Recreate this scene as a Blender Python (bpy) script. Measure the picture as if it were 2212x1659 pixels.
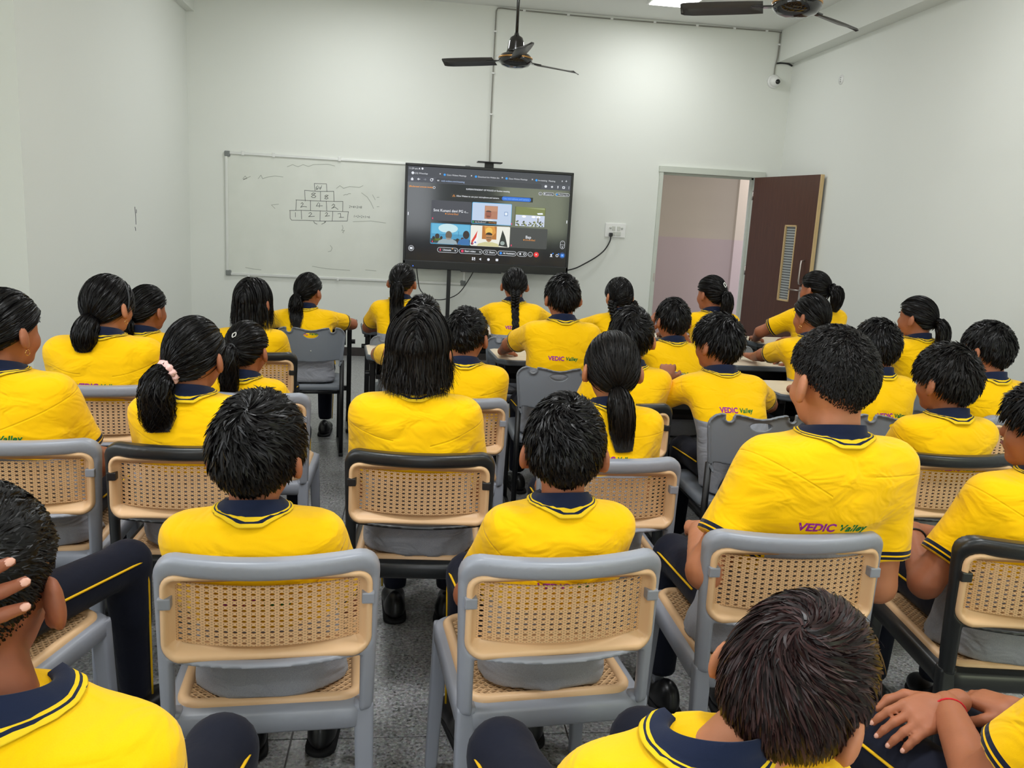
import bpy, bmesh, math, random
import numpy as np
from mathutils import Matrix, Vector
for o in list(bpy.data.objects): bpy.data.objects.remove(o)
scn = bpy.context.scene
COL = scn.collection
PI = math.pi
rng = np.random.default_rng(7)

# ------------------------------------------------------------------ camera
CAM_H = 1.48
pitch, yaw, roll = 0.1909, 0.1262, 0.0539
fw = np.array([math.sin(yaw)*math.cos(pitch), math.cos(yaw)*math.cos(pitch), -math.sin(pitch)])
rt = np.array([math.cos(yaw), -math.sin(yaw), 0.0]); upv = np.cross(rt, fw)
cr, sr = math.cos(roll), math.sin(roll)
ax, ay = cr*rt + sr*upv, -sr*rt + cr*upv
cd = bpy.data.cameras.new('camera'); cam = bpy.data.objects.new('camera', cd); COL.objects.link(cam)
cd.sensor_fit = 'HORIZONTAL'; cd.sensor_width = 36.0; cd.lens = 1806.9/2212*36.0
cd.clip_start = 0.02; cd.clip_end = 60
cam.matrix_world = Matrix(((ax[0], ay[0], -fw[0], 0), (ax[1], ay[1], -fw[1], 0), (ax[2], ay[2], -fw[2], CAM_H), (0, 0, 0, 1)))
scn.camera = cam

# ------------------------------------------------------------------ world and exposure
w = bpy.data.worlds.new('world'); scn.world = w; w.use_nodes = True
w.node_tree.nodes['Background'].inputs[0].default_value = (0.86, 0.93, 1.0, 1)
w.node_tree.nodes['Background'].inputs[1].default_value = 1.0
scn.view_settings.view_transform = 'Standard'; scn.view_settings.look = 'None'
scn.view_settings.exposure = 0.0; scn.view_settings.gamma = 1.0
scn.view_settings.use_curve_mapping = False

def area(name, loc, rot, sx, sy, power, color=(1, 1, 1), spread=PI):
    l = bpy.data.lights.new(name, 'AREA'); l.shape = 'RECTANGLE'; l.size = sx; l.size_y = sy
    l.energy = power; l.color = color; l.spread = spread
    o = bpy.data.objects.new(name, l); COL.objects.link(o); o.location = loc; o.rotation_euler = rot
    return o
# daylight coming in through the window openings behind the camera (rear wall) and on the left
REAR_Y = -2.6; LEFT_X = -2.65; RIGHT_X = 3.93; WALL_Y = 8.911; CEIL = 3.59
area('rear_window_daylight', (-0.6, REAR_Y-0.12, 1.9), (PI/2, 0, 0), 2.2, 1.5, 46, (0.93, 0.97, 1.0))
area('rear_window_daylight_b', (2.85, REAR_Y-0.12, 1.9), (PI/2, 0, 0), 1.7, 1.5, 40, (0.92, 1.0, 0.62))
area('left_window_daylight', (LEFT_X-0.16, 1.6, 1.9), (PI/2, 0, -PI/2), 2.2, 1.5, 36, (0.93, 0.97, 1.0))
# LED ceiling panels: (x, y, watts)
LEDS = [(2.35, 8.02, 12), (-0.5, 7.6, 20), (0.4, 5.2, 21), (2.7, 4.8, 14), (-1.0, 2.0, 26), (1.0, 1.6, 27), (2.9, 1.2, 22), (0.2, -1.2, 22)]

# ------------------------------------------------------------------ node materials
def srgb(r, g, b):
    f = lambda c: c/12.92 if c <= 0.04045 else ((c+0.055)/1.055)**2.4
    return (f(r/255), f(g/255), f(b/255), 1.0)
class NT:
    def __init__(s, name):
        s.m = bpy.data.materials.new(name); s.m.use_nodes = True; s.t = s.m.node_tree
        s.b = s.t.nodes['Principled BSDF']
    def n(s, typ, **kw):
        nd = s.t.nodes.new(typ)
        for k, v in kw.items():
            if k.startswith('i_'):
                key = k[2:]; key = int(key) if key.isdigit() else key.replace('_', ' ')
                nd.inputs[key].default_value = v
            else: setattr(nd, k, v)
        return nd
    def l(s, a, b): s.t.links.new(a, b)
    def math(s, op, a, b=None, c=None):
        nd = s.n('ShaderNodeMath', operation=op)
        for i, v in enumerate((a, b, c)):
            if v is None: continue
            if hasattr(v, 'type'): s.l(v, nd.inputs[i])
            else: nd.inputs[i].default_value = v
        return nd.outputs[0]
    def bump(s, h, strength=0.3, dist=0.01):
        nd = s.n('ShaderNodeBump'); nd.inputs['Strength'].default_value = strength; nd.inputs['Distance'].default_value = dist
        s.l(h, nd.inputs['Height']); s.l(nd.outputs[0], s.b.inputs['Normal'])
    def mix(s, fac, a, b):
        nd = s.n('ShaderNodeMix', data_type='RGBA')
        for i, v in ((0, fac), (6, a), (7, b)):
            if hasattr(v, 'type'): s.l(v, nd.inputs[i])
            else: nd.inputs[i].default_value = v
        return nd.outputs[2]
    def coord(s, which='Object'):
        return s.n('ShaderNodeTexCoord').outputs[which]
def mat(name, col, rough=0.5, spec=0.5, metal=0.0, var=0.0, vscale=8.0, bump=0.0, bscale=200.0, bdist=0.002, emit=None, estr=0, coat=0.0, sheen=0.0, sss=0.0):
    n = NT(name); b = n.b
    b.inputs['Base Color'].default_value = col; b.inputs['Roughness'].default_value = rough
    b.inputs['Specular IOR Level'].default_value = spec; b.inputs['Metallic'].default_value = metal
    b.inputs['Coat Weight'].default_value = coat; b.inputs['Sheen Weight'].default_value = sheen
    if sss:
        b.inputs['Subsurface Weight'].default_value = sss; b.inputs['Subsurface Radius'].default_value = (0.01, 0.004, 0.002)
    co = n.coord()
    if var:
        t = n.n('ShaderNodeTexNoise'); t.inputs['Scale'].default_value = vscale; t.inputs['Detail'].default_value = 4; n.l(co, t.inputs[0])
        d = tuple(c*(1-var) for c in col[:3])+(1,)
        n.l(n.mix(t.outputs[0], d, tuple(min(1, c*(1+var)) for c in col[:3])+(1,)), b.inputs['Base Color'])
    if bump:
        t = n.n('ShaderNodeTexNoise'); t.inputs['Scale'].default_value = bscale; t.inputs['Detail'].default_value = 3; n.l(co, t.inputs[0])
        n.bump(t.outputs[0], bump, bdist)
    if emit:
        b.inputs['Emission Color'].default_value = emit; b.inputs['Emission Strength'].default_value = estr
    return n.m
M = {}
M['wall'] = mat('wall_paint', srgb(232, 234, 228), 0.75, 0.2, var=0.012, vscale=1.3, bump=0.12, bscale=90, bdist=0.002)
M['ceiling'] = mat('ceiling_paint', srgb(236, 237, 233), 0.85, 0.1, var=0.01, vscale=2)
M['skirt'] = mat('dark_skirting', srgb(52, 46, 45), 0.5, 0.4, var=0.2, vscale=30)
M['corr_hi'] = mat('corridor_cream_paint', srgb(206, 188, 172), 0.8, 0.1, var=0.02, vscale=2)
M['corr_lo'] = mat('corridor_pink_paint', srgb(202, 178, 176), 0.7, 0.2, var=0.02, vscale=2)
M['jamb'] = mat('door_frame_paint', srgb(206, 210, 200), 0.5, 0.4, var=0.03, vscale=5)
M['white'] = mat('white_plastic', srgb(240, 240, 238), 0.35, 0.5)
M['whitedim'] = mat('white_switch_rocker', srgb(205, 207, 200), 0.4, 0.5)
M['black'] = mat('black_plastic', srgb(26, 27, 29), 0.38, 0.5, bump=0.05, bscale=600)
M['tvblack'] = mat('tv_black', srgb(20, 22, 25), 0.35, 0.5)
M['blackmetal'] = mat('black_painted_metal', srgb(19, 20, 23), 0.42, 0.5)
M['fanblack'] = mat('glossy_black_enamel', srgb(20, 17, 16), 0.12, 0.6, coat=0.5)
M['fanblade'] = mat('fan_blade', srgb(70, 68, 66), 0.35, 0.5)
M['gold'] = mat('gold_trim', srgb(190, 140, 80), 0.3, 0.5, metal=0.9)
M['alu'] = mat('brushed_aluminium', srgb(222, 223, 220), 0.35, 0.5, metal=0.35)
M['greycap'] = mat('grey_corner_cap', srgb(128, 132, 130), 0.5, 0.4)
M['steel'] = mat('stainless_steel', srgb(200, 190, 186), 0.3, 0.5, metal=0.9)
M['led'] = mat('led_diffuser', (1, 1, 1, 1), 0.6, 0.2, emit=(1, 0.985, 0.95, 1), estr=9)
M['glass'] = mat('mirror_film_glass', srgb(120, 122, 120), 0.2, 0.5)
M['lens'] = mat('camera_lens_black', srgb(10, 10, 12), 0.1, 0.6)
M['cable'] = mat('black_cable', srgb(38, 38, 40), 0.5, 0.4)
M['cablegrey'] = mat('grey_conduit', srgb(142, 140, 132), 0.5, 0.4)
M['ink'] = mat('marker_ink', srgb(100, 104, 102), 0.6, 0.2)
M['inkfaint'] = mat('faint_marker_ink', srgb(168, 172, 162), 0.6, 0.2)
M['scratch'] = mat('scuff_mark', srgb(130, 130, 134), 0.8, 0.1)
M['grey'] = mat('grey_chair_plastic', srgb(146, 150, 161), 0.36, 0.5, bump=0.05, bscale=700, bdist=0.001)
M['greyshell'] = mat('grey_school_chair_plastic', srgb(122, 128, 137), 0.4, 0.5, bump=0.06, bscale=500, bdist=0.001)
M['chairblack'] = mat('black_chair_plastic', srgb(33, 35, 37), 0.33, 0.5, bump=0.05, bscale=700, bdist=0.001)
M['edge'] = mat('desk_edge_grey', srgb(92, 100, 108), 0.45, 0.5)
M['navy'] = mat('navy_ribbed_cotton', srgb(28, 36, 60), 0.85, 0.1, bump=0.25, bscale=900, bdist=0.001, sheen=0.1)
M['stripe'] = mat('yellow_collar_stripe', srgb(240, 200, 40), 0.85, 0.1)
M['trouser'] = mat('dark_navy_trousers', srgb(21, 24, 38), 0.75, 0.15, var=0.1, vscale=10, bump=0.35, bscale=14, bdist=0.012, sheen=0.05)
M['piping'] = mat('yellow_piping', srgb(235, 185, 30), 0.7, 0.2)
M['shoe'] = mat('black_shoe_leather', srgb(16, 16, 18), 0.35, 0.5)
M['sole'] = mat('shoe_sole', srgb(24, 24, 26), 0.7, 0.3)
M['eye'] = mat('eye_white', srgb(235, 228, 220), 0.2, 0.5)
M['iris'] = mat('dark_iris', srgb(28, 16, 12), 0.15, 0.6)
M['lip'] = mat('lips', srgb(140, 80, 70), 0.5, 0.4)
M['nail'] = mat('fingernail', srgb(214, 160, 140), 0.35, 0.5)
M['red'] = mat('red_thread', srgb(205, 40, 50), 0.8, 0.2)
M['scrunchie'] = mat('pale_pink_fleece', srgb(243, 196, 190), 0.95, 0.1, bump=0.6, bscale=260, bdist=0.004, sheen=0.4)
M['bead'] = mat('clear_bead', srgb(225, 225, 220), 0.1, 0.6)
M['beadred'] = mat('brown_bead', srgb(110, 60, 45), 0.2, 0.5)
M['purple'] = mat('purple_embroidery', srgb(160, 45, 150), 0.8, 0.2, var=0.15, vscale=300)
M['green'] = mat('green_embroidery', srgb(15, 120, 60), 0.8, 0.2, var=0.15, vscale=300)
M['earring'] = mat('gold_earring', srgb(225, 180, 110), 0.2, 0.5, metal=1.0)
def skin(name, c):
    n = NT(name); co = n.coord(); t = n.n('ShaderNodeTexNoise'); t.inputs['Scale'].default_value = 14; t.inputs['Detail'].default_value = 5; n.l(co, t.inputs[0])
    n.l(n.mix(t.outputs[0], tuple(v*0.82 for v in c[:3])+(1,), tuple(min(1, v*1.16) for v in c[:3])+(1,)), n.b.inputs['Base Color'])
    n.b.inputs['Roughness'].default_value = 0.5; n.b.inputs['Specular IOR Level'].default_value = 0.35
    n.b.inputs['Subsurface Weight'].default_value = 0.12; n.b.inputs['Subsurface Radius'].default_value = (0.012, 0.004, 0.002); n.b.inputs['Subsurface Scale'].default_value = 0.6
    t2 = n.n('ShaderNodeTexNoise'); t2.inputs['Scale'].default_value = 260; n.l(co, t2.inputs[0]); n.bump(t2.outputs[0], 0.1, 0.001)
    return n.m
SK = [skin('brown_skin', srgb(164, 102, 72)), skin('light_brown_skin', srgb(186, 122, 88)), skin('deep_brown_skin', srgb(138, 80, 55))]
def hairmat(name, c1, c2, rough):
    n = NT(name); at = n.n('ShaderNodeAttribute', attribute_name='tone')
    n.l(n.mix(at.outputs['Fac'], c1, c2), n.b.inputs['Base Color'])
    n.b.inputs['Roughness'].default_value = rough; n.b.inputs['Specular IOR Level'].default_value = 0.2
    return n.m
HM = {'black': hairmat('black_hair', srgb(6, 5, 6), srgb(22, 19, 19), 0.33), 'brown': hairmat('dark_brown_hair', srgb(15, 8, 9), srgb(66, 43, 42), 0.33),
      'dark': hairmat('soft_black_hair', srgb(8, 7, 7), srgb(30, 25, 23), 0.42)}
# polo shirt: the attribute 'cut' holds (height above the colour break, distance from the sleeve hem, shoulder seam)
def shirtmat():
    n = NT('yellow_and_grey_polo_cotton'); at = n.n('ShaderNodeAttribute', attribute_name='cut'); sp = n.n('ShaderNodeSeparateXYZ'); n.l(at.outputs['Vector'], sp.inputs[0])
    co = n.coord(); nz = n.n('ShaderNodeTexNoise'); nz.inputs['Scale'].default_value = 700; nz.inputs['Detail'].default_value = 2; n.l(co, nz.inputs[0])
    Y = n.mix(nz.outputs[0], srgb(253, 194, 0), srgb(255, 204, 2)); G = n.mix(nz.outputs[0], srgb(120, 122, 130), srgb(176, 178, 186))
    c = n.mix(n.math('GREATER_THAN', sp.outputs[0], 0.0), G, Y)
    rp = n.n('ShaderNodeValToRGB'); e = rp.color_ramp; e.interpolation = 'CONSTANT'
    e.elements[0].position = 0; e.elements[0].color = (0, 0, 0, 1); e.elements[1].position = 0.10; e.elements[1].color = (1, 1, 1, 1)
    for p, v in ((0.28, 0), (0.38, 1), (0.62, 0)): k = e.elements.new(p); k.color = (v, v, v, 1)
    n.l(n.math('MULTIPLY', sp.outputs[1], 25.0), rp.inputs[0])
    c = n.mix(rp.outputs[0], c, srgb(24, 30, 50)); n.l(c, n.b.inputs['Base Color'])
    n.b.inputs['Roughness'].default_value = 0.85; n.b.inputs['Specular IOR Level'].default_value = 0.12; n.b.inputs['Sheen Weight'].default_value = 0.15
    mp = n.n('ShaderNodeMapping'); mp.inputs['Scale'].default_value = (9, 9, 16); n.l(co, mp.inputs[0])
    f = n.n('ShaderNodeTexNoise'); f.inputs['Scale'].default_value = 1.0; f.inputs['Detail'].default_value = 2; f.inputs['Distortion'].default_value = 1.2; n.l(mp.outputs[0], f.inputs[0])
    seam = n.math('SUBTRACT', 1.0, n.math('MINIMUM', n.math('MULTIPLY', n.math('ABSOLUTE', sp.outputs[2]), 300.0), 1.0))
    h = n.math('ADD', n.math('MULTIPLY', f.outputs[0], 1.0), n.math('MULTIPLY', nz.outputs[0], 0.025)); h = n.math('SUBTRACT', h, n.math('MULTIPLY', seam, 0.12))
    n.bump(h, 0.7, 0.017)
    return n.m
M['shirt'] = shirtmat()
def floormat():
    n = NT('speckled_grey_granite'); co = n.coord()
    v = n.n('ShaderNodeTexVoronoi'); v.inputs['Scale'].default_value = 150; n.l(co, v.inputs[0])
    t = n.n('ShaderNodeTexNoise'); t.inputs['Scale'].default_value = 95; t.inputs['Detail'].default_value = 6; n.l(co, t.inputs[0])
    r = n.n('ShaderNodeValToRGB'); e = r.color_ramp; e.elements[0].position = 0.38; e.elements[0].color = srgb(30, 31, 34); e.elements[1].position = 0.66; e.elements[1].color = srgb(150, 152, 155)
    k = e.elements.new(0.52); k.color = srgb(78, 80, 83); n.l(t.outputs[0], r.inputs[0])
    n.l(n.mix(0.35, r.outputs[0], v.outputs['Color']), n.b.inputs['Base Color'])
    hs = n.n('ShaderNodeHueSaturation'); hs.inputs['Saturation'].default_value = 0.12; hs.inputs['Value'].default_value = 0.9
    n.l(n.mix(0.3, r.outputs[0], v.outputs['Color']), hs.inputs['Color']); n.l(hs.outputs[0], n.b.inputs['Base Color'])
    n.b.inputs['Roughness'].default_value = 0.32; n.b.inputs['Specular IOR Level'].default_value = 0.4
    return n.m
M['floor'] = floormat()
def woodmat(name, c1, c2, axis, sc, rough):
    n = NT(name); co = n.coord(); mp = n.n('ShaderNodeMapping'); s = [sc, sc, sc]; s[axis] = sc*0.06; mp.inputs['Scale'].default_value = s; n.l(co, mp.inputs[0])
    t = n.n('ShaderNodeTexNoise'); t.inputs['Scale'].default_value = 1; t.inputs['Detail'].default_value = 6; n.l(mp.outputs[0], t.inputs[0])
    n.l(n.mix(t.outputs[0], c1, c2), n.b.inputs['Base Color']); n.b.inputs['Roughness'].default_value = rough
    return n.m
M['doorwood'] = woodmat('dark_brown_veneer', srgb(64, 36, 28), srgb(96, 60, 46), 2, 60, 0.42)
M['pinewood'] = woodmat('pale_wood_lipping', srgb(196, 164, 112), srgb(222, 194, 146), 2, 70, 0.5)
M['desktop'] = woodmat('pale_oak_laminate', srgb(206, 190, 164), srgb(230, 217, 194), 0, 40, 0.4)
def canemat(name, seat):
    n = NT(name); uv = n.n('ShaderNodeUVMap'); sp = n.n('ShaderNodeSeparateXYZ'); n.l(uv.outputs[0], sp.inputs[0])
    base, dark = srgb(226, 184, 138), srgb(120, 84, 52)
    fu = n.math('FRACT', sp.outputs[0]); fv = n.math('FRACT', sp.outputs[1])
    if not seat:      # pin holes around each cane opening
        d = None
        for cx, cy in ((0.06, 0.22), (0.06, 0.78), (0.94, 0.22), (0.94, 0.78), (0.30, 0.06), (0.70, 0.06), (0.30, 0.94), (0.70, 0.94)):
            a = n.math('POWER', n.math('SUBTRACT', fu, cx), 2.0); b_ = n.math('POWER', n.math('SUBTRACT', fv, cy), 2.0)
            q = n.math('SQRT', n.math('ADD', a, b_)); d = q if d is None else n.math('MINIMUM', d, q)
        hole = n.math('LESS_THAN', d, 0.055)
        n.l(n.mix(hole, base, dark), n.b.inputs['Base Color']); n.bump(n.math('SUBTRACT', 1.0, hole), 0.5, 0.002)
    else:             # raised woven strips
        u4 = n.math('SINE', n.math('MULTIPLY', n.math('ADD', sp.outputs[0], sp.outputs[1]), PI*2)); v4 = n.math('SINE', n.math('MULTIPLY', n.math('SUBTRACT', sp.outputs[0], sp.outputs[1]), PI*2))
        w4 = n.math('SINE', n.math('MULTIPLY', sp.outputs[1], PI*4))
        h = n.math('MAXIMUM', n.math('MAXIMUM', u4, v4), w4)
        g = n.math('MULTIPLY_ADD', h, 0.5, 0.5)
        n.l(n.mix(g, srgb(188, 142, 96), base), n.b.inputs['Base Color']); n.bump(h, 0.9, 0.004)
    n.b.inputs['Roughness'].default_value = 0.45
    return n.m
M['cane'] = canemat('perforated_beige_cane_plastic', False); M['caneseat'] = canemat('woven_beige_cane_plastic', True)
M['canerim'] = mat('beige_plastic_rim', srgb(228, 188, 144), 0.4, 0.5)
_em = {}
def emi(c, s=1.0):
    k = (c, s)
    if k not in _em:
        m = mat('screen_pixel_%02x%02x%02x' % c, (0.01, 0.01, 0.01, 1), 0.3, 0.4, emit=srgb(*c), estr=s); _em[k] = m
    return _em[k]

# ------------------------------------------------------------------ mesh helpers
def mesh(name, V, F, mats, mi=None, smooth=True, attrs=None, uv=None):
    """F: list of (k,n) int arrays or one array / list of tuples"""
    me = bpy.data.meshes.new(name); V = np.asarray(V, np.float32)
    if isinstance(F, np.ndarray): F = [F]
    if isinstance(F[0], np.ndarray):
        F = [f for f in F if len(f)]
        loops = np.concatenate([f.ravel() for f in F]).astype(np.int32); tot = np.concatenate([np.full(len(f), f.shape[1]) for f in F]).astype(np.int32)
    else:
        loops = np.array([i for f in F for i in f], np.int32); tot = np.array([len(f) for f in F], np.int32)
    st = np.concatenate([[0], np.cumsum(tot)[:-1]]).astype(np.int32)
    me.vertices.add(len(V)); me.vertices.foreach_set('co', V.ravel())
    me.loops.add(len(loops)); me.loops.foreach_set('vertex_index', loops)
    me.polygons.add(len(tot)); me.polygons.foreach_set('loop_start', st)
    try: me.polygons.foreach_set('loop_total', tot)
    except Exception: pass
    for m in (mats if isinstance(mats, (list, tuple)) else [mats]): me.materials.append(m)
    if mi is not None: me.polygons.foreach_set('material_index', np.asarray(mi, np.int32))
    me.polygons.foreach_set('use_smooth', np.full(len(tot), bool(smooth)))
    for k, a in (attrs or {}).items():
        a = np.asarray(a, np.float32)
        if a.ndim == 1: at = me.attributes.new(k, 'FLOAT', 'POINT'); at.data.foreach_set('value', a)
        else: at = me.attributes.new(k, 'FLOAT_VECTOR', 'POINT'); at.data.foreach_set('vector', a.ravel())
    if uv is not None:
        l = me.uv_layers.new(name='UVMap'); l.data.foreach_set('uv', np.asarray(uv, np.float32)[loops].ravel())
    me.update(); me.validate()
    return me
def ob(name, me, parent=None, loc=(0, 0, 0), rot=(0, 0, 0)):
    o = bpy.data.objects.new(name, me); COL.objects.link(o); o.location = loc; o.rotation_euler = rot
    if parent: o.parent = parent
    return o
def tag(o, label, cat, group=None):
    o['label'] = label; o['category'] = cat
    if group: o['group'] = group
    return o
def struct(o, label=None):
    o['kind'] = 'structure'
    if label: o['label'] = label
    return o
def empty(name, loc=(0, 0, 0), rz=0.0):
    e = bpy.data.objects.new(name, None); COL.objects.link(e); e.location = loc; e.rotation_euler = (0, 0, rz); e.empty_display_size = 0.1
    return e
class MB:
    """collects boxes, prisms, tubes into one mesh"""
    def __init__(s): s.V = []; s.F = []; s.mi = []; s.n = 0
    def add(s, V, F, m=0):
        V = [tuple(map(float, v)) for v in V]; s.V += V; s.F += [tuple(i+s.n for i in f) for f in F]; s.mi += [m]*len(F); s.n += len(V); return s
    def box(s, lo, hi, m=0, bev=0.0):
        (x0, y0, z0), (x1, y1, z1) = lo, hi
        if bev <= 0:
            V = [(x0, y0, z0), (x1, y0, z0), (x1, y1, z0), (x0, y1, z0), (x0, y0, z1), (x1, y0, z1), (x1, y1, z1), (x0, y1, z1)]
            return s.add(V, [(0, 3, 2, 1), (4, 5, 6, 7), (0, 1, 5, 4), (1, 2, 6, 5), (2, 3, 7, 6), (3, 0, 4, 7)], m)
        bm = bmesh.new(); bmesh.ops.create_cube(bm, size=1)
        for v in bm.verts: v.co = ((x0+x1)/2+v.co.x*(x1-x0), (y0+y1)/2+v.co.y*(y1-y0), (z0+z1)/2+v.co.z*(z1-z0))
        bmesh.ops.bevel(bm, geom=bm.edges[:], offset=bev, segments=2, affect='EDGES', profile=0.6)
        bm.verts.index_update(); s.add([v.co[:] for v in bm.verts], [[v.index for v in f.verts] for f in bm.faces], m); bm.free(); return s
    def tube(s, pts, r, k=8, m=0, cap=True, sy=1.0):
        P = [np.array(p, float) for p in pts]; n = len(P); R = r if hasattr(r, '__len__') else [r]*n
        V = []; up = None
        for i in range(n):
            t = P[min(i+1, n-1)]-P[max(i-1, 0)]; t /= (np.linalg.norm(t)+1e-12)
            if up is None: up = np.array([0, 0, 1.0]) if abs(t[2]) < 0.9 else np.array([0, 1.0, 0])
            a = np.cross(t, up); a /= np.linalg.norm(a); b = np.cross(a, t); up = b
            for j in range(k):
                q = 2*PI*j/k; V.append(P[i]+R[i]*(math.cos(q)*a+sy*math.sin(q)*b))
        F = [(i*k+j, i*k+(j+1) % k, (i+1)*k+(j+1) % k, (i+1)*k+j) for i in range(n-1) for j in range(k)]
        if cap: F += [tuple(range(k-1, -1, -1)), tuple((n-1)*k+j for j in range(k))]
        return s.add(V, F, m)
    def lathe(s, prof, k=24, m=0, c=(0, 0, 0)):
        V = []; n = len(prof)
        for (r, z) in prof:
            for j in range(k): q = 2*PI*j/k; V.append((c[0]+r*math.cos(q), c[1]+r*math.sin(q), c[2]+z))
        F = [(i*k+j, i*k+(j+1) % k, (i+1)*k+(j+1) % k, (i+1)*k+j) for i in range(n-1) for j in range(k)]
        F += [tuple(range(k-1, -1, -1)), tuple((n-1)*k+j for j in range(k))]
        return s.add(V, F, m)
    def prism(s, poly, lo, hi, axis=2, m=0):
        n = len(poly); V = []
        for h in (lo, hi):
            for (a, b) in poly: V.append((a, b, h) if axis == 2 else (a, h, b) if axis == 1 else (h, a, b))
        F = [tuple(range(n-1, -1, -1)), tuple(range(n, 2*n))] + [(i, (i+1) % n, n+(i+1) % n, n+i) for i in range(n)]
        if axis == 1: F = [f[::-1] for f in F]
        return s.add(V, F, m)
    def loft(s, rings, m=0, cap=True):
        k = len(rings[0]); V = [p for r in rings for p in r]; n = len(rings)
        F = [(i*k+j, i*k+(j+1) % k, (i+1)*k+(j+1) % k, (i+1)*k+j) for i in range(n-1) for j in range(k)]
        if cap: F += [tuple(range(k-1, -1, -1)), tuple((n-1)*k+j for j in range(k))]
        return s.add(V, F, m)
    def me(s, name, mats, smooth=False): return mesh(name, s.V, s.F, mats, s.mi, smooth)
    def build(s, name, mats, parent=None, loc=(0, 0, 0), rot=(0, 0, 0), smooth=False): return ob(name, s.me(name, mats, smooth), parent, loc, rot)
def rrect(hx, hy, r, n=5, cx=0, cy=0):
    P = []
    for sx, sy, a0 in ((1, 1, 0), (-1, 1, PI/2), (-1, -1, PI), (1, -1, 1.5*PI)):
        for i in range(n+1):
            a = a0+PI/2*i/n; P.append((cx+sx*(hx-r)+r*math.cos(a), cy+sy*(hy-r)+r*math.sin(a)))
    return P
_txt = {}
def text_mesh(body, size, shear=0.0, bold=0.0, align='LEFT', space=1.0):
    """flat lettering -> (V (n,2), faces)"""
    key = (body, size, shear, bold, align, space)
    if key in _txt: return _txt[key]
    c = bpy.data.curves.new('lettering', 'FONT'); c.body = body; c.size = size; c.shear = shear; c.offset = bold; c.align_x = align; c.align_y = 'CENTER'; c.space_character = space; c.resolution_u = 3
    o = bpy.data.objects.new('lettering', c); me = bpy.data.meshes.new_from_object(o)
    V = np.array([v.co[:2] for v in me.vertices]); F = [tuple(p.vertices) for p in me.polygons]
    bpy.data.objects.remove(o); bpy.data.curves.remove(c); bpy.data.meshes.remove(me)
    _txt[key] = (V, F); return V, F

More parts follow.
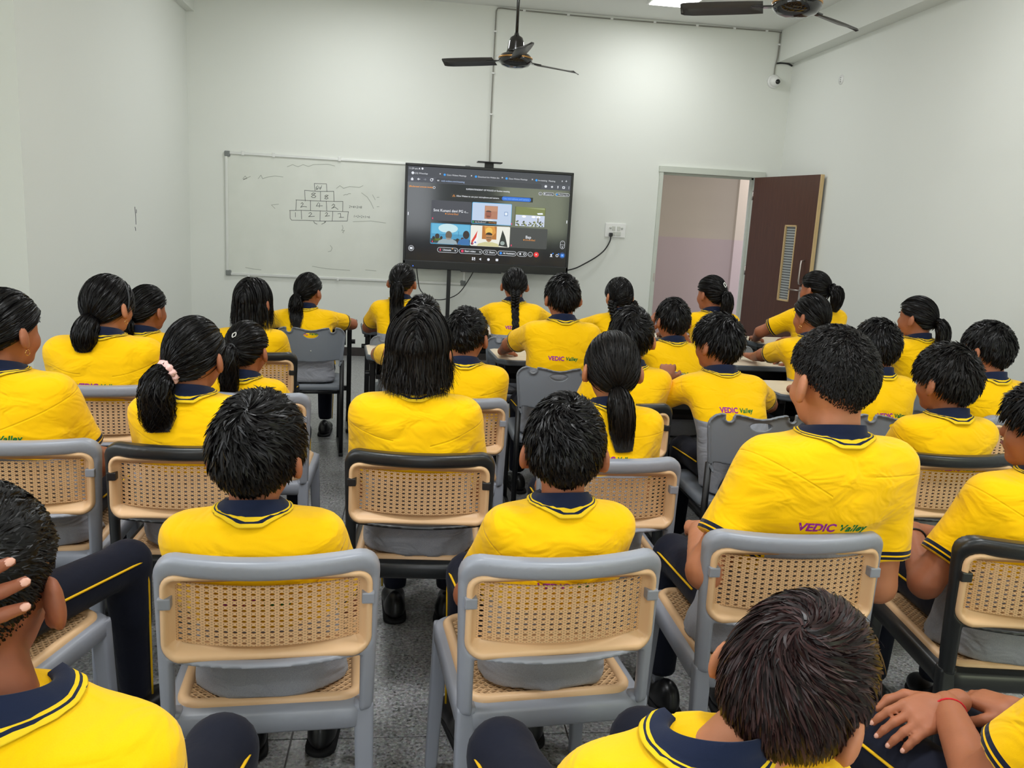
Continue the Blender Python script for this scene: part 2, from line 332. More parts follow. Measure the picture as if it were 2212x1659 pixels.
# ------------------------------------------------------------------ distance fields and surface nets
class Fld:
    def __init__(s, xs, ys, zs): s.c = [np.asarray(a, np.float32) for a in (xs, ys, zs)]; s.F = np.full((len(xs), len(ys), len(zs)), 0.5, np.float32)
    def sub(s, lo, hi):
        sl = tuple(slice(max(0, int(np.searchsorted(a, l)) - 1), int(np.searchsorted(a, h))+1) for a, l, h in zip(s.c, lo, hi))
        X = s.c[0][sl[0]][:, None, None]; Y = s.c[1][sl[1]][None, :, None]; Z = s.c[2][sl[2]][None, None, :]
        return sl, X, Y, Z
    def put(s, sl, d, k):
        a = s.F[sl]
        if k > 0: h = np.maximum(k-np.abs(a-d), 0)/k; s.F[sl] = np.minimum(a, d)-h*h*k*0.25
        else: s.F[sl] = np.minimum(a, d)
    def cone(s, a, b, r1, r2, k=0.02, cut=None):
        a = np.asarray(a, float); b = np.asarray(b, float); m = max(r1, r2)+k+0.025
        sl, X, Y, Z = s.sub(np.minimum(a, b)-m, np.maximum(a, b)+m)
        if 0 in s.F[sl].shape: return
        v = b-a; L2 = v@v+1e-12
        t = ((X-a[0])*v[0]+(Y-a[1])*v[1]+(Z-a[2])*v[2])/L2; tc = np.clip(t, 0, 1)
        d = np.sqrt((X-a[0]-tc*v[0])**2+(Y-a[1]-tc*v[1])**2+(Z-a[2]-tc*v[2])**2)-(r1+(r2-r1)*tc)
        if cut is not None: d = np.maximum(d, (t-cut)*math.sqrt(L2))
        s.put(sl, d, k)
    def ell(s, c, r, R=None, k=0.02):
        c = np.asarray(c, float); r = np.asarray(r, float); m = r.max()+k+0.025
        sl, X, Y, Z = s.sub(c-m, c+m)
        if 0 in s.F[sl].shape: return
        if R is None: R = np.eye(3)
        dx, dy, dz = X-c[0], Y-c[1], Z-c[2]
        q = [dx*R[0, i]+dy*R[1, i]+dz*R[2, i] for i in range(3)]
        k0 = np.sqrt((q[0]/r[0])**2+(q[1]/r[1])**2+(q[2]/r[2])**2); k1 = np.sqrt((q[0]/r[0]**2)**2+(q[1]/r[1]**2)**2+(q[2]/r[2]**2)**2)+1e-9
        s.put(sl, k0*(k0-1)/k1, k)
    def carve(s, c, r, R):
        c = np.asarray(c, float); r = np.asarray(r, float); m = r.max()+0.01; sl, X, Y, Z = s.sub(c-m, c+m)
        if 0 in s.F[sl].shape: return
        q = [(X-c[0])*R[0, i]+(Y-c[1])*R[1, i]+(Z-c[2])*R[2, i] for i in range(3)]; d = (np.sqrt((q[0]/r[0])**2+(q[1]/r[1])**2+(q[2]/r[2])**2)-1)*r.min(); s.F[sl] = np.maximum(s.F[sl], -d)
    def sample(s, P):
        P = np.asarray(P, np.float32); idx = []; fr = []
        for a, c in zip(s.c, P.T):
            i = np.clip(np.searchsorted(a, c)-1, 0, len(a)-2); idx.append(i); fr.append(np.clip((c-a[i])/(a[i+1]-a[i]), 0, 1))
        out = 0
        for dx in (0, 1):
            for dy in (0, 1):
                for dz in (0, 1):
                    wgt = (fr[0] if dx else 1-fr[0])*(fr[1] if dy else 1-fr[1])*(fr[2] if dz else 1-fr[2])
                    out = out+wgt*s.F[idx[0]+dx, idx[1]+dy, idx[2]+dz]
        return out
    def net(s):
        F = s.F; xs, ys, zs = s.c; S = F < 0
        cnt = np.zeros(tuple(n-1 for n in F.shape), np.int8)
        for a in (0, 1):
            for b in (0, 1):
                for c in (0, 1): cnt += S[a:S.shape[0]-1+a, b:S.shape[1]-1+b, c:S.shape[2]-1+c]
        act = (cnt > 0) & (cnt < 8); I, J, K = np.nonzero(act); n = len(I)
        idx = np.full(act.shape, -1, np.int32); idx[act] = np.arange(n)
        f = {(a, b, c): F[I+a, J+b, K+c] for a in (0, 1) for b in (0, 1) for c in (0, 1)}
        acc = np.zeros((n, 3), np.float32); num = np.zeros(n, np.float32)
        for p in f:
            for ax_ in range(3):
                if p[ax_] == 0:
                    q = list(p); q[ax_] = 1; q = tuple(q); fp, fq = f[p], f[q]; m = (fp < 0) != (fq < 0)
                    t = fp[m]/(fp[m]-fq[m]); e = np.tile(np.array(p, np.float32), (len(t), 1)); e[:, ax_] = t; acc[m] += e; num[m] += 1
        acc /= num[:, None]
        V = np.stack([a[i]+acc[:, j]*(a[i+1]-a[i]) for j, (a, i) in enumerate(zip(s.c, (I, J, K)))], 1)
        Q = []
        for ax_ in range(3):
            u, v = (ax_+1) % 3, (ax_+2) % 3
            sa = [slice(1, -1)]*3; sb = [slice(1, -1)]*3; sa[ax_] = slice(0, -1); sb[ax_] = slice(1, None)
            A = S[tuple(sa)]; B = S[tuple(sb)]; m = A != B; P = np.array(np.nonzero(m)); off = np.ones(3, int); off[ax_] = 0; P = P+off[:, None]
            def cell(du, dv): q = P.copy(); q[u] += du; q[v] += dv; return idx[q[0], q[1], q[2]]
            quad = np.stack([cell(-1, -1), cell(0, -1), cell(0, 0), cell(-1, 0)], 1); fl = ~A[m]; quad[fl] = quad[fl][:, ::-1]; Q.append(quad)
        return V, np.concatenate(Q)
def coords(lo, hi, h, fine=None, hf=None):
    if fine is None: return np.arange(lo, hi+h, h)
    a, b = max(lo, fine[0]), min(hi, fine[1])
    if a >= b: return np.arange(lo, hi+h, h)
    m = np.arange(a, b, hf); L = np.arange(a-h, lo-h, -h)[::-1]; U = np.arange(m[-1]+h, hi+h, h)
    return np.concatenate([L, m, U])
def rotm(yaw=0, pit=0, rol=0):
    """columns: right, forward, up of a head turned by yaw (left +), nodded down by pit, tilted to its right by rol"""
    return np.array(Matrix.Rotation(yaw, 3, 'Z') @ Matrix.Rotation(-pit, 3, 'X') @ Matrix.Rotation(rol, 3, 'Y'))
WB_INK = [[(-1.001,1.758),(-0.881,1.761),(-0.874,1.684)],[(-1.001,1.758),(-0.994,1.684)],[(-1.097,1.685),(-0.955,1.682),(-0.807,1.691),(-0.803,1.59)],[(-1.097,1.685),(-1.09,1.579)],[(-0.94,1.683),(-0.939,1.587)],[(-1.183,1.585),(-1.042,1.586),(-0.875,1.588),(-0.714,1.595),(-0.715,1.496)],[(-1.179,1.585),(-1.184,1.482)],[(-1.039,1.588),(-1.038,1.485)],[(-0.881,1.59),(-0.874,1.494)],[(-1.247,1.476),(-1.129,1.485),(-0.94,1.488),(-0.657,1.496),(-0.667,1.401),(-0.934,1.387),(-1.084,1.386),(-1.224,1.38),(-1.24,1.399),(-1.242,1.477)],[(-1.13,1.484),(-1.125,1.397)],[(-0.94,1.49),(-0.942,1.389)],[(-0.815,1.491),(-0.818,1.394)],[(-0.968,1.738),(-0.983,1.72),(-0.981,1.698),(-0.968,1.702),(-0.966,1.714),(-0.98,1.713)],[(-0.957,1.732),(-0.955,1.715),(-0.931,1.719)],[(-0.929,1.74),(-0.944,1.7)],[(-0.99,1.66),(-1.012,1.664),(-1.029,1.652),(-1.007,1.642),(-0.985,1.633),(-0.994,1.619),(-1.02,1.618),(-1.031,1.626),(-1.011,1.642),(-0.99,1.66)],[(-0.862,1.648),(-0.884,1.649),(-0.897,1.639),(-0.875,1.632),(-0.862,1.62),(-0.879,1.61),(-0.897,1.616),(-0.884,1.631),(-0.862,1.648)],[(-1.133,1.55),(-1.12,1.562),(-1.11,1.551),(-1.124,1.529),(-1.136,1.515),(-1.107,1.524),(-1.076,1.522)],[(-0.958,1.571),(-0.98,1.535),(-0.918,1.542)],[(-0.947,1.565),(-0.949,1.525)],[(-0.823,1.549),(-0.808,1.565),(-0.795,1.555),(-0.811,1.53),(-0.826,1.52),(-0.795,1.536),(-0.761,1.513)],[(-1.188,1.459),(-1.187,1.415)],[(-1.054,1.458),(-1.036,1.468),(-1.025,1.457),(-1.041,1.436),(-1.056,1.425),(-0.997,1.432)],[(-0.889,1.467),(-0.874,1.476),(-0.865,1.465),(-0.878,1.447),(-0.889,1.437),(-0.845,1.445)],[(-0.763,1.469),(-0.737,1.475),(-0.733,1.435)],[(-0.749,1.434),(-0.703,1.437)],[(-1.005,1.384),(-0.996,1.364),(-0.971,1.354)],[(-0.924,1.356),(-0.899,1.369),(-0.883,1.383)],[(-0.883,1.383),(-0.899,1.38)]]
WB_FAINT = [[(-0.527,1.692),(-0.469,1.653),(-0.432,1.602),(-0.402,1.542)],[(-0.416,1.678),(-0.388,1.631)],[(-0.371,1.656),(-0.349,1.658)],[(-0.369,1.561),(-0.347,1.564)],[(-1.684,0.879),(-1.61,0.868),(-1.531,0.863)],[(-1.015,0.923),(-0.876,0.905),(-0.634,0.898)],[(-0.472,0.91),(-0.364,0.906)],[(-0.607,1.398),(-0.428,1.414),(-0.276,1.402)],[(-0.708,1.657),(-0.691,1.667),(-0.673,1.666),(-0.656,1.677),(-0.636,1.677)],[(-0.717,1.356),(-0.708,1.326),(-0.721,1.303),(-0.694,1.304),(-0.712,1.285),(-0.703,1.279)],[(-1.704,1.765),(-1.682,1.792),(-1.665,1.771),(-1.699,1.757),(-1.631,1.791)],[(-1.554,1.774),(-1.528,1.81),(-1.511,1.776),(-1.459,1.796),(-1.39,1.809),(-1.312,1.805)],[(-1.269,1.907),(-1.217,1.931),(-1.165,1.913),(-1.113,1.937),(-1.061,1.922),(-1.009,1.944),(-0.87,1.956),(-0.8,1.943)],[(-0.78,1.723),(-0.745,1.751),(-0.709,1.727),(-0.648,1.748),(-0.55,1.745),(-0.515,1.764)],[(-0.835,1.145),(-0.816,1.119),(-0.829,1.087),(-0.856,1.081)],[(-1.355,1.533),(-1.425,1.521),(-1.39,1.488)]]
# ================================================================== room shell
fl = struct(MB().box((LEFT_X-0.3, REAR_Y-0.3, -0.12), (RIGHT_X+0.3, WALL_Y+0.2, -0.004)).build('floor', [M['skirt']]), 'speckled grey granite floor')
tile_me = MB().box((-0.398, -0.398, -0.02), (0.398, 0.398, 0.0), 0, 0.0015).me('floor_tile', [M['floor']])
nt = 0
for i in range(9):
    for j in range(15):
        ob('floor_tile', tile_me, fl, (LEFT_X+0.35+i*0.8, REAR_Y+0.4+j*0.8, 0.0)); nt += 1
ce = struct(MB().box((LEFT_X-0.3, REAR_Y-0.3, CEIL), (RIGHT_X+0.3, WALL_Y+0.3, CEIL+0.15)).build('ceiling', [M['ceiling']]), 'white painted ceiling')
struct(MB().box((3.765, REAR_Y, 3.276), (RIGHT_X+0.02, WALL_Y+0.01, CEIL+0.02)).build('trim_1', [M['wall']]), 'white ceiling beam along the right wall')
struct(MB().box((-2.24, 5.235, 3.31), (-2.15, WALL_Y+0.01, CEIL+0.02)).build('trim_2', [M['wall']]), 'narrow white ceiling beam along the left wall')
DX0, DX1, DZ = 2.615, 3.66, 2.09
wf = MB().box((-2.6, WALL_Y, 0), (DX0, WALL_Y+0.18, CEIL)).box((DX1, WALL_Y, 0), (RIGHT_X+0.3, WALL_Y+0.18, CEIL)).box((DX0, WALL_Y, DZ), (DX1, WALL_Y+0.18, CEIL))
struct(wf.build('wall_front', [M['wall']]), 'off-white front wall with the doorway')
struct(MB().box((RIGHT_X, REAR_Y-0.2, 0), (RIGHT_X+0.2, WALL_Y+0.05, CEIL)).build('wall_right', [M['wall']]), 'plain off-white right wall')
wl = MB().box((LEFT_X-0.4, 5.235, 0), (-2.227, WALL_Y+0.1, CEIL))
WY0, WY1, WZ0, WZ1 = 0.5, 2.7, 1.15, 2.65
wl.box((LEFT_X-0.2, REAR_Y-0.2, 0), (LEFT_X, WY0, CEIL)).box((LEFT_X-0.2, WY1, 0), (LEFT_X, 5.3, CEIL)).box((LEFT_X-0.2, WY0, 0), (LEFT_X, WY1, WZ0)).box((LEFT_X-0.2, WY0, WZ1), (LEFT_X, WY1, CEIL))
struct(wl.build('wall_left', [M['wall']]), 'off-white left wall with a projecting pier')
wr = MB(); xs_ = [LEFT_X-0.2, -1.7, 0.5, 2.0, 3.7, RIGHT_X+0.2]
for a, b in ((0, 1), (2, 3), (4, 5)): wr.box((xs_[a], REAR_Y-0.2, 0), (xs_[b], REAR_Y, CEIL))
for a, b in ((1, 2), (3, 4)): wr.box((xs_[a], REAR_Y-0.2, 0), (xs_[b], REAR_Y, WZ0)).box((xs_[a], REAR_Y-0.2, WZ1), (xs_[b], REAR_Y, CEIL))
struct(wr.build('wall_rear', [M['wall']]), 'off-white rear wall with two windows')
def window(name, loc, rz, k=1.0):
    e = struct(empty(name, loc, rz)); f = MB()
    for x in (-1.08*k, -0.36*k, 0.36*k, 1.08*k): f.box((x-0.02, -0.03, 0.02), (x+0.02, 0.03, 1.48))
    for z in (0.02, 1.48): f.box((-1.1*k, -0.03, z-0.02), (1.1*k, 0.03, z+0.02))
    f.build('window_frame', [M['alu']], e)
window('window_1', (-0.6, REAR_Y-0.06, WZ0), 0); window('window_2', (2.85, REAR_Y-0.06, WZ0), 0, 0.773); window('window_3', (LEFT_X-0.06, 1.6, WZ0), PI/2)
struct(MB().box((-2.24, WALL_Y-0.014, 0), (DX0-0.05, WALL_Y+0.01, 0.09)).box((DX1+0.06, WALL_Y-0.014, 0), (RIGHT_X, WALL_Y+0.01, 0.09)).build('baseboard_front', [M['skirt']]), 'dark skirting below the front wall')
struct(MB().box((-2.24, 5.2, 0), (-2.213, WALL_Y, 0.09)).build('baseboard_left', [M['skirt']]), 'dark skirting below the left wall')
struct(MB().box((RIGHT_X-0.014, REAR_Y, 0), (RIGHT_X+0.01, WALL_Y, 0.09)).build('baseboard_right', [M['skirt']]), 'dark skirting below the right wall')
# corridor beyond the door
cw = MB()
for z0, z1, m in ((0, 1.405, 1), (1.405, 3.2, 0)):
    cw.box((1.2, 10.4, z0), (4.04, 10.55, z1), m)
    cw.prism([(4.04, 10.4), (4.06, 10.38), (5.3, 11.6), (5.2, 11.7)], z0, z1, 2, m)
struct(cw.build('wall_corridor', [M['corr_hi'], M['corr_lo']]), 'two-tone pink and cream corridor wall beyond the doorway')
struct(MB().box((1.0, WALL_Y+0.17, -0.1), (6.2, 12.0, 0.0)).build('floor_corridor', [M['floor']]))
struct(MB().box((1.0, WALL_Y+0.17, 3.2), (6.2, 12.0, 3.3)).build('ceiling_corridor', [M['ceiling']]))
cl = empty('corridor_fill_lamp', (5.2, 10.3, 3.2)); MB().box((-0.15, -0.15, -0.02), (0.15, 0.15, 0.0), 0, 0.004).build('housing', [M['white']], cl)  # unseen lamp, added to brighten the corridor walls
MB().box((-0.13, -0.13, -0.026), (0.13, 0.13, -0.019)).build('diffuser', [M['led']], cl)
tag(cl, 'unseen square fill lamp added on the corridor ceiling beyond the doorway', 'lamp'); area('corridor_fill_light', (5.2, 10.3, 3.16), (0, 0, 0), 0.26, 0.26, 24, (1, 0.97, 0.95))
# door frame and leaf
e = struct(empty('door_1', (0, 0, 0)), 'dark brown door standing open against the right wall')
j = MB().box((2.585, WALL_Y-0.03, 0), (2.625, WALL_Y+0.14, 2.09), 0, 0.004).box((3.65, WALL_Y-0.012, 0), (3.69, WALL_Y+0.14, 2.09), 0, 0.004).box((2.575, WALL_Y-0.035, 2.085), (3.75, WALL_Y+0.14, 2.15), 0, 0.004)
j.box((2.625, WALL_Y+0.05, 0), (2.645, WALL_Y+0.09, 2.085)).box((3.63, WALL_Y+0.05, 0), (3.65, WALL_Y+0.09, 2.085)).box((2.63, WALL_Y+0.05, 2.065), (3.65, WALL_Y+0.09, 2.085))
jo = j.build('door_frame', [M['jamb']], e)
MB().box((2.603, WALL_Y-0.034, 0.93), (2.617, WALL_Y-0.029, 1.02), 0, 0.001).build('strike_plate', [M['steel']], jo)
LW = 1.06; a_ = math.atan2(-0.97, 0.225)
leaf = MB().box((0.003, -0.018, 0.012), (0.60, 0.018, 2.085)).box((0.785, -0.018, 0.012), (LW-0.01, 0.018, 2.085)).box((0.6, -0.018, 0.012), (0.785, 0.018, 0.835)).box((0.6, -0.018, 1.60), (0.785, 0.018, 2.085))
lo = leaf.build('door_leaf', [M['doorwood']], e, (3.648, WALL_Y-0.03, 0), (0, 0, a_))
MB().box((LW-0.0105, -0.019, 0.012), (LW, 0.019, 2.085)).build('edge_lipping', [M['pinewood']], lo)
sl = MB()
for x in (0.6, 0.77): sl.box((x, -0.022, 0.835), (x+0.015, 0.022, 1.6))
for z in (0.835, 1.585): sl.box((0.6, -0.022, z), (0.785, 0.022, z+0.015))
sl.build('vision_frame', [M['pinewood']], lo)
n_ = NT('glass_with_painted_reflection'); wv = n_.n('ShaderNodeTexWave', bands_direction='Z'); wv.inputs['Scale'].default_value = 12.0; n_.l(n_.coord(), wv.inputs[0])
n_.l(n_.mix(wv.outputs['Fac'], srgb(72, 74, 74), srgb(176, 180, 178)), n_.b.inputs['Base Color']); n_.b.inputs['Roughness'].default_value = 0.25  # stripes put the reflection of blinds into the pane colour
MB().box((0.61, -0.004, 0.845), (0.775, 0.004, 1.59)).build('glass_pane', [n_.m], lo)
for s in (-1, 1):
    MB().tube([(0.96, s*0.018, 1.26), (0.96, s*0.055, 1.255), (0.96, s*0.06, 1.22), (0.955, s*0.06, 1.06), (0.955, s*0.055, 1.03), (0.955, s*0.018, 1.025)], 0.009, 8).build('pull_handle', [M['steel']], lo, smooth=True)
    lk = MB().box((0.93, s*0.018-0.004, 0.84), (0.965, s*0.018+0.004, 1.0), 0, 0.002).build('lock_plate', [M['steel']], lo)
    MB().tube([(0.948, s*0.02, 0.965), (0.948, s*0.06, 0.965), (0.92, s*0.065, 0.965), (0.82, s*0.062, 0.965)], 0.008, 8).build('lever', [M['steel']], lk, smooth=True)
for z in (0.25, 1.05, 1.85): MB().tube([(0.0, -0.02, z), (0.0, -0.02, z+0.1)], 0.009, 8).build('hinge', [M['steel']], lo, smooth=True)

# ================================================================== wall things
def wire(name, pts, r, m, label, cat, parent=None):
    P = np.array(pts, float); t = np.linspace(0, len(P)-1, (len(P)-1)*6+1); i = np.clip(t.astype(int), 0, len(P)-2); u = (t-i)[:, None]
    p0, p1, p2, p3 = P[np.clip(i-1, 0, None)], P[i], P[i+1], P[np.clip(i+2, None, len(P)-1)]
    Q = 0.5*((2*p1)+(-p0+p2)*u+(2*p0-5*p1+4*p2-p3)*u*u+(-p0+3*p1-3*p2+p3)*u**3)
    o = MB().tube(Q, r, 6).build(name, [m], parent, smooth=True)
    if label: tag(o, label, cat)
    return o
WD = WALL_Y-0.012
cdt = empty('wall_conduit', (0.77, WALL_Y, 2.05)); tag(cdt, 'thin grey cable conduit running from screen up to ceiling and across to corner camera', 'conduit')
def rel(P, o): return [tuple(np.array(p)-np.array(o)) for p in P]
pc = [(0.771, WD, 2.06), (0.765, WD, 2.4), (0.763, WD, 2.76), (0.766, WD, 3.2), (0.768, WD, 3.50), (0.775, WD, 3.555), (0.81, WD, 3.574), (1.0, WD, 3.57), (1.84, WD, 3.562), (2.82, WD, 3.568), (3.515, WD, 3.574), (3.74, WD, 3.572), (3.752, WD, 3.55), (3.75, WD, 3.34), (3.735, WD, 3.24), (3.732, WD, 3.14)]
wire('conduit_pipe', rel(pc, cdt.location), 0.0065, M['cablegrey'], None, None, cdt)
for p in ((0.765, 2.55), (0.765, 2.95), (0.768, 3.35), (1.05, 3.57), (1.5, 3.566), (1.95, 3.563), (2.4, 3.565), (2.85, 3.568), (3.25, 3.572), (3.6, 3.574), (3.75, 3.45)):
    MB().box((-0.014, -0.012, -0.008), (0.014, 0.014, 0.008), 0, 0.003).build('clip', [M['white']], cdt, tuple(np.array((p[0], WD, p[1]))-np.array(cdt.location)))
wire('cable_stub', [(3.745, WD, 3.262), (3.80, WD, 3.27), (3.87, WD, 3.268), (3.92, WD, 3.25)], 0.009, M['cable'], 'short dark cable loop between corner camera and right wall', 'cable')
cc = empty('dome_camera', (3.735, WALL_Y, 3.08)); tag(cc, 'white dome security camera high in the right front corner', 'camera')
Ry = (PI/2, 0, 0)
MB().lathe([(0.0, 0.0), (0.068, 0.0), (0.068, 0.02), (0.062, 0.03), (0.0, 0.032)]).build('base_ring', [M['white']], cc, (0, 0, 0), Ry, True)
MB().lathe([(0.052, 0.028), (0.054, 0.05), (0.05, 0.07), (0.036, 0.088), (0.0, 0.094)]).build('dome', [M['white']], cc, (0, 0, 0), Ry, True)
MB().lathe([(0.0, 0.06), (0.024, 0.06), (0.025, 0.095), (0.02, 0.102), (0.0, 0.104)]).build('lens', [M['lens']], cc, (0.012, 0.0, -0.012), Ry, True)
def plate(name, loc, rot, label):
    o = empty(name, loc); o.rotation_euler = rot; tag(o, label, 'wall plate')
    MB().lathe([(0.0, 0.0), (0.045, 0.0), (0.044, 0.006), (0.0, 0.008)]).build('cover', [M['white']], o, smooth=True)
    for k in (-0.018, 0.0, 0.018): MB().lathe([(0.0, 0.006), (0.005, 0.007), (0.005, 0.010), (0.0, 0.011)], 10).build('screw_hole', [M['cablegrey']], o, (0.0, k, 0), smooth=True)
plate('cover_plate', (0.829, WALL_Y, 3.10), (PI/2, 0, 0), 'round white cover plate on front wall behind the near fan')
plate('cover_plate', (RIGHT_X, 7.8, 2.945), (PI/2, 0, -PI/2), 'round white cover plate high on the right wall')
sc = MB()
for (y0, z0, y1, z1) in ((7.20, 1.44, 7.215, 1.30), (7.235, 1.42, 7.23, 1.39), (7.19, 1.28, 7.2, 1.25)): sc.tube([(-2.2268, y0, z0), (-2.2268, (y0+y1)/2+0.004, (z0+z1)/2), (-2.2268, y1, z1)], 0.004, 4)
tag(sc.build('scuff_mark', [M['scratch']]), 'small grey scuff mark on the left wall', 'scuff')
sb = empty('switch_board', (2.152, WALL_Y, 1.452)); tag(sb, 'white switch and socket board between screen and doorway', 'switch board')
MB().box((-0.112, -0.012, -0.075), (0.112, 0.0, 0.075), 0, 0.006).build('face_plate', [M['white']], sb)
for x, z, w_, h_ in ((-0.02, 0.02, 0.018, 0.022), (0.035, 0.02, 0.018, 0.022), (0.035, -0.035, 0.024, 0.022), (-0.01, -0.035, 0.015, 0.02)): MB().box((x-w_, -0.017, z-h_), (x+w_, -0.01, z+h_), 0, 0.003).build('rocker_switch', [M['whitedim']], sb)
for x in (-0.057, 0.07): MB().lathe([(0, 0), (0.012, 0), (0.012, 0.007), (0, 0.008)], 14).build('socket', [M['whitedim']], sb, (x, -0.012, 0.025), Ry, True)
pg = empty('power_cable', (2.10, WALL_Y-0.015, 1.405)); tag(pg, 'black power cable drooping from wall socket to the big screen', 'cable')
MB().box((-0.018, -0.04, -0.02), (0.018, 0.0, 0.02), 0, 0.008).build('plug', [M['black']], pg)
wire('cord', rel([(2.10, WALL_Y-0.045, 1.39), (2.09, WALL_Y-0.05, 1.33), (2.04, WALL_Y-0.05, 1.24), (1.95, WALL_Y-0.06, 1.16), (1.82, WALL_Y-0.07, 1.08), (1.72, WALL_Y-0.08, 1.03), (1.58, WALL_Y-0.09, 1.0), (1.45, WALL_Y-0.09, 1.02)], pg.location), 0.007, M['cable'], None, None, pg)
# ---------------------------------------------------------------- whiteboard
wb = empty('whiteboard', (-0.653, WALL_Y, 0.80)); tag(wb, 'large whiteboard with a number pyramid drawn in marker', 'whiteboard')
n_ = NT('whiteboard_enamel'); co = n_.coord(); t = n_.n('ShaderNodeTexNoise'); t.inputs['Scale'].default_value = 3.5; t.inputs['Detail'].default_value = 5; n_.l(co, t.inputs[0])
n_.l(n_.mix(t.outputs[0], srgb(214, 217, 208), srgb(232, 234, 226)), n_.b.inputs['Base Color']); n_.b.inputs['Roughness'].default_value = 0.28
MB().box((-1.22, -0.012, 0), (1.22, -0.001, 1.22)).build('panel', [n_.m], wb)
for nm, lo, hi in (('frame_top', (-1.19, -0.024, 1.197), (1.19, 0, 1.222)), ('frame_bottom', (-1.19, -0.024, -0.002), (1.19, 0, 0.023)), ('frame_side', (-1.222, -0.024, 0.03), (-1.197, 0, 1.19)), ('frame_side', (1.197, -0.024, 0.03), (1.222, 0, 1.19))):
    MB().box(lo, hi, 0, 0.004).build(nm, [M['alu']], wb)
for x in (-1.2, 1.2):
    for z in (0.02, 1.2): MB().box((x-0.028, -0.028, z-0.028), (x+0.028, 0.0, z+0.028), 0, 0.011).build('corner_cap', [M['greycap']], wb)
for x in (-1.05, -0.75, -0.1, 0.75): MB().box((x-0.014, -0.028, 1.19), (x+0.014, -0.0, 1.235), 0, 0.004).build('clip', [M['alu']], wb)
for x in (-1.0, -0.1, 0.5): MB().box((x-0.012, -0.028, -0.014), (x+0.012, 0.0, 0.015), 0, 0.004).build('clip', [M['alu']], wb)
def inkmesh(name, strokes, wd, m):
    V = []; F = []
    for s in strokes:
        P = np.array(s)-np.array([-0.653, 0.80])
        for a, b in zip(P[:-1], P[1:]):
            d = b-a; L = np.linalg.norm(d)
            if L < 1e-5: continue
            d /= L; q = np.array([-d[1], d[0]])*wd/2; a2 = a-d*wd*0.4; b2 = b+d*wd*0.4; k = len(V)
            for p in (a2-q, b2-q, b2+q, a2+q): V.append((p[0], -0.0125, p[1]))
            F.append((k, k+1, k+2, k+3))
    return ob(name, mesh(name, V, F, [m], smooth=False), wb)
inkmesh('marker_drawing', WB_INK, 0.005, M['ink']); inkmesh('faint_marker_trace', WB_FAINT, 0.005, M['inkfaint'])
def flat_text(name, body, size, x, y, z, m, parent, shear=0, bold=0, align='LEFT'):
    V, F = text_mesh(body, size, shear, bold, align); V3 = np.zeros((len(V), 3)); V3[:, 0] = V[:, 0]+x; V3[:, 1] = y; V3[:, 2] = V[:, 1]+z
    return ob(name, mesh(name, V3, F, [m], smooth=False), parent)
flat_text('marker_sum', '2+4+2=8', 0.035, 0.0, -0.0128, 0.746, M['ink'], wb, 0.1); flat_text('marker_sum', '1+2+2+1=6', 0.035, 0.046, -0.0128, 0.652, M['ink'], wb, 0.1)
# ---------------------------------------------------------------- television on its stand
TW, TH, TY = 1.712, 1.045, 8.70
tv = empty('television', (0.768, TY, 0.0)); tag(tv, 'large flat screen showing a video meeting on a black floor stand', 'television')
Z0 = 0.962
bz = MB().box((-TW/2, -0.02, Z0), (TW/2, 0.06, Z0+0.085), 0, 0.006).box((-TW/2, -0.02, Z0+TH-0.028), (TW/2, 0.06, Z0+TH), 0, 0.006).box((-TW/2, -0.02, Z0+0.02), (-TW/2+0.026, 0.06, Z0+TH-0.01), 0, 0.006).box((TW/2-0.026, -0.02, Z0+0.02), (TW/2, 0.06, Z0+TH-0.01), 0, 0.006)
bz.box((-TW/2+0.02, -0.005, Z0+0.04), (TW/2-0.02, 0.075, Z0+TH-0.02)); bz.build('bezel', [M['tvblack']], tv)
SX0, SX1, SZ0, SZ1 = -TW/2+0.026, TW/2-0.026, Z0+0.085, Z0+TH-0.028
sg = NT('lit_screen_glass'); sg.b.inputs['Base Color'].default_value = (0.006, 0.007, 0.007, 1); sg.b.inputs['Roughness'].default_value = 0.1; sg.b.inputs['Emission Color'].default_value = srgb(33, 36, 40); sg.b.inputs['Emission Strength'].default_value = 1.0
ob('screen', mesh('screen', [(SX0, -0.008, SZ0), (SX1, -0.008, SZ0), (SX1, -0.008, SZ1), (SX0, -0.008, SZ1)], [(0, 1, 2, 3)], [sg.m], smooth=False), tv)
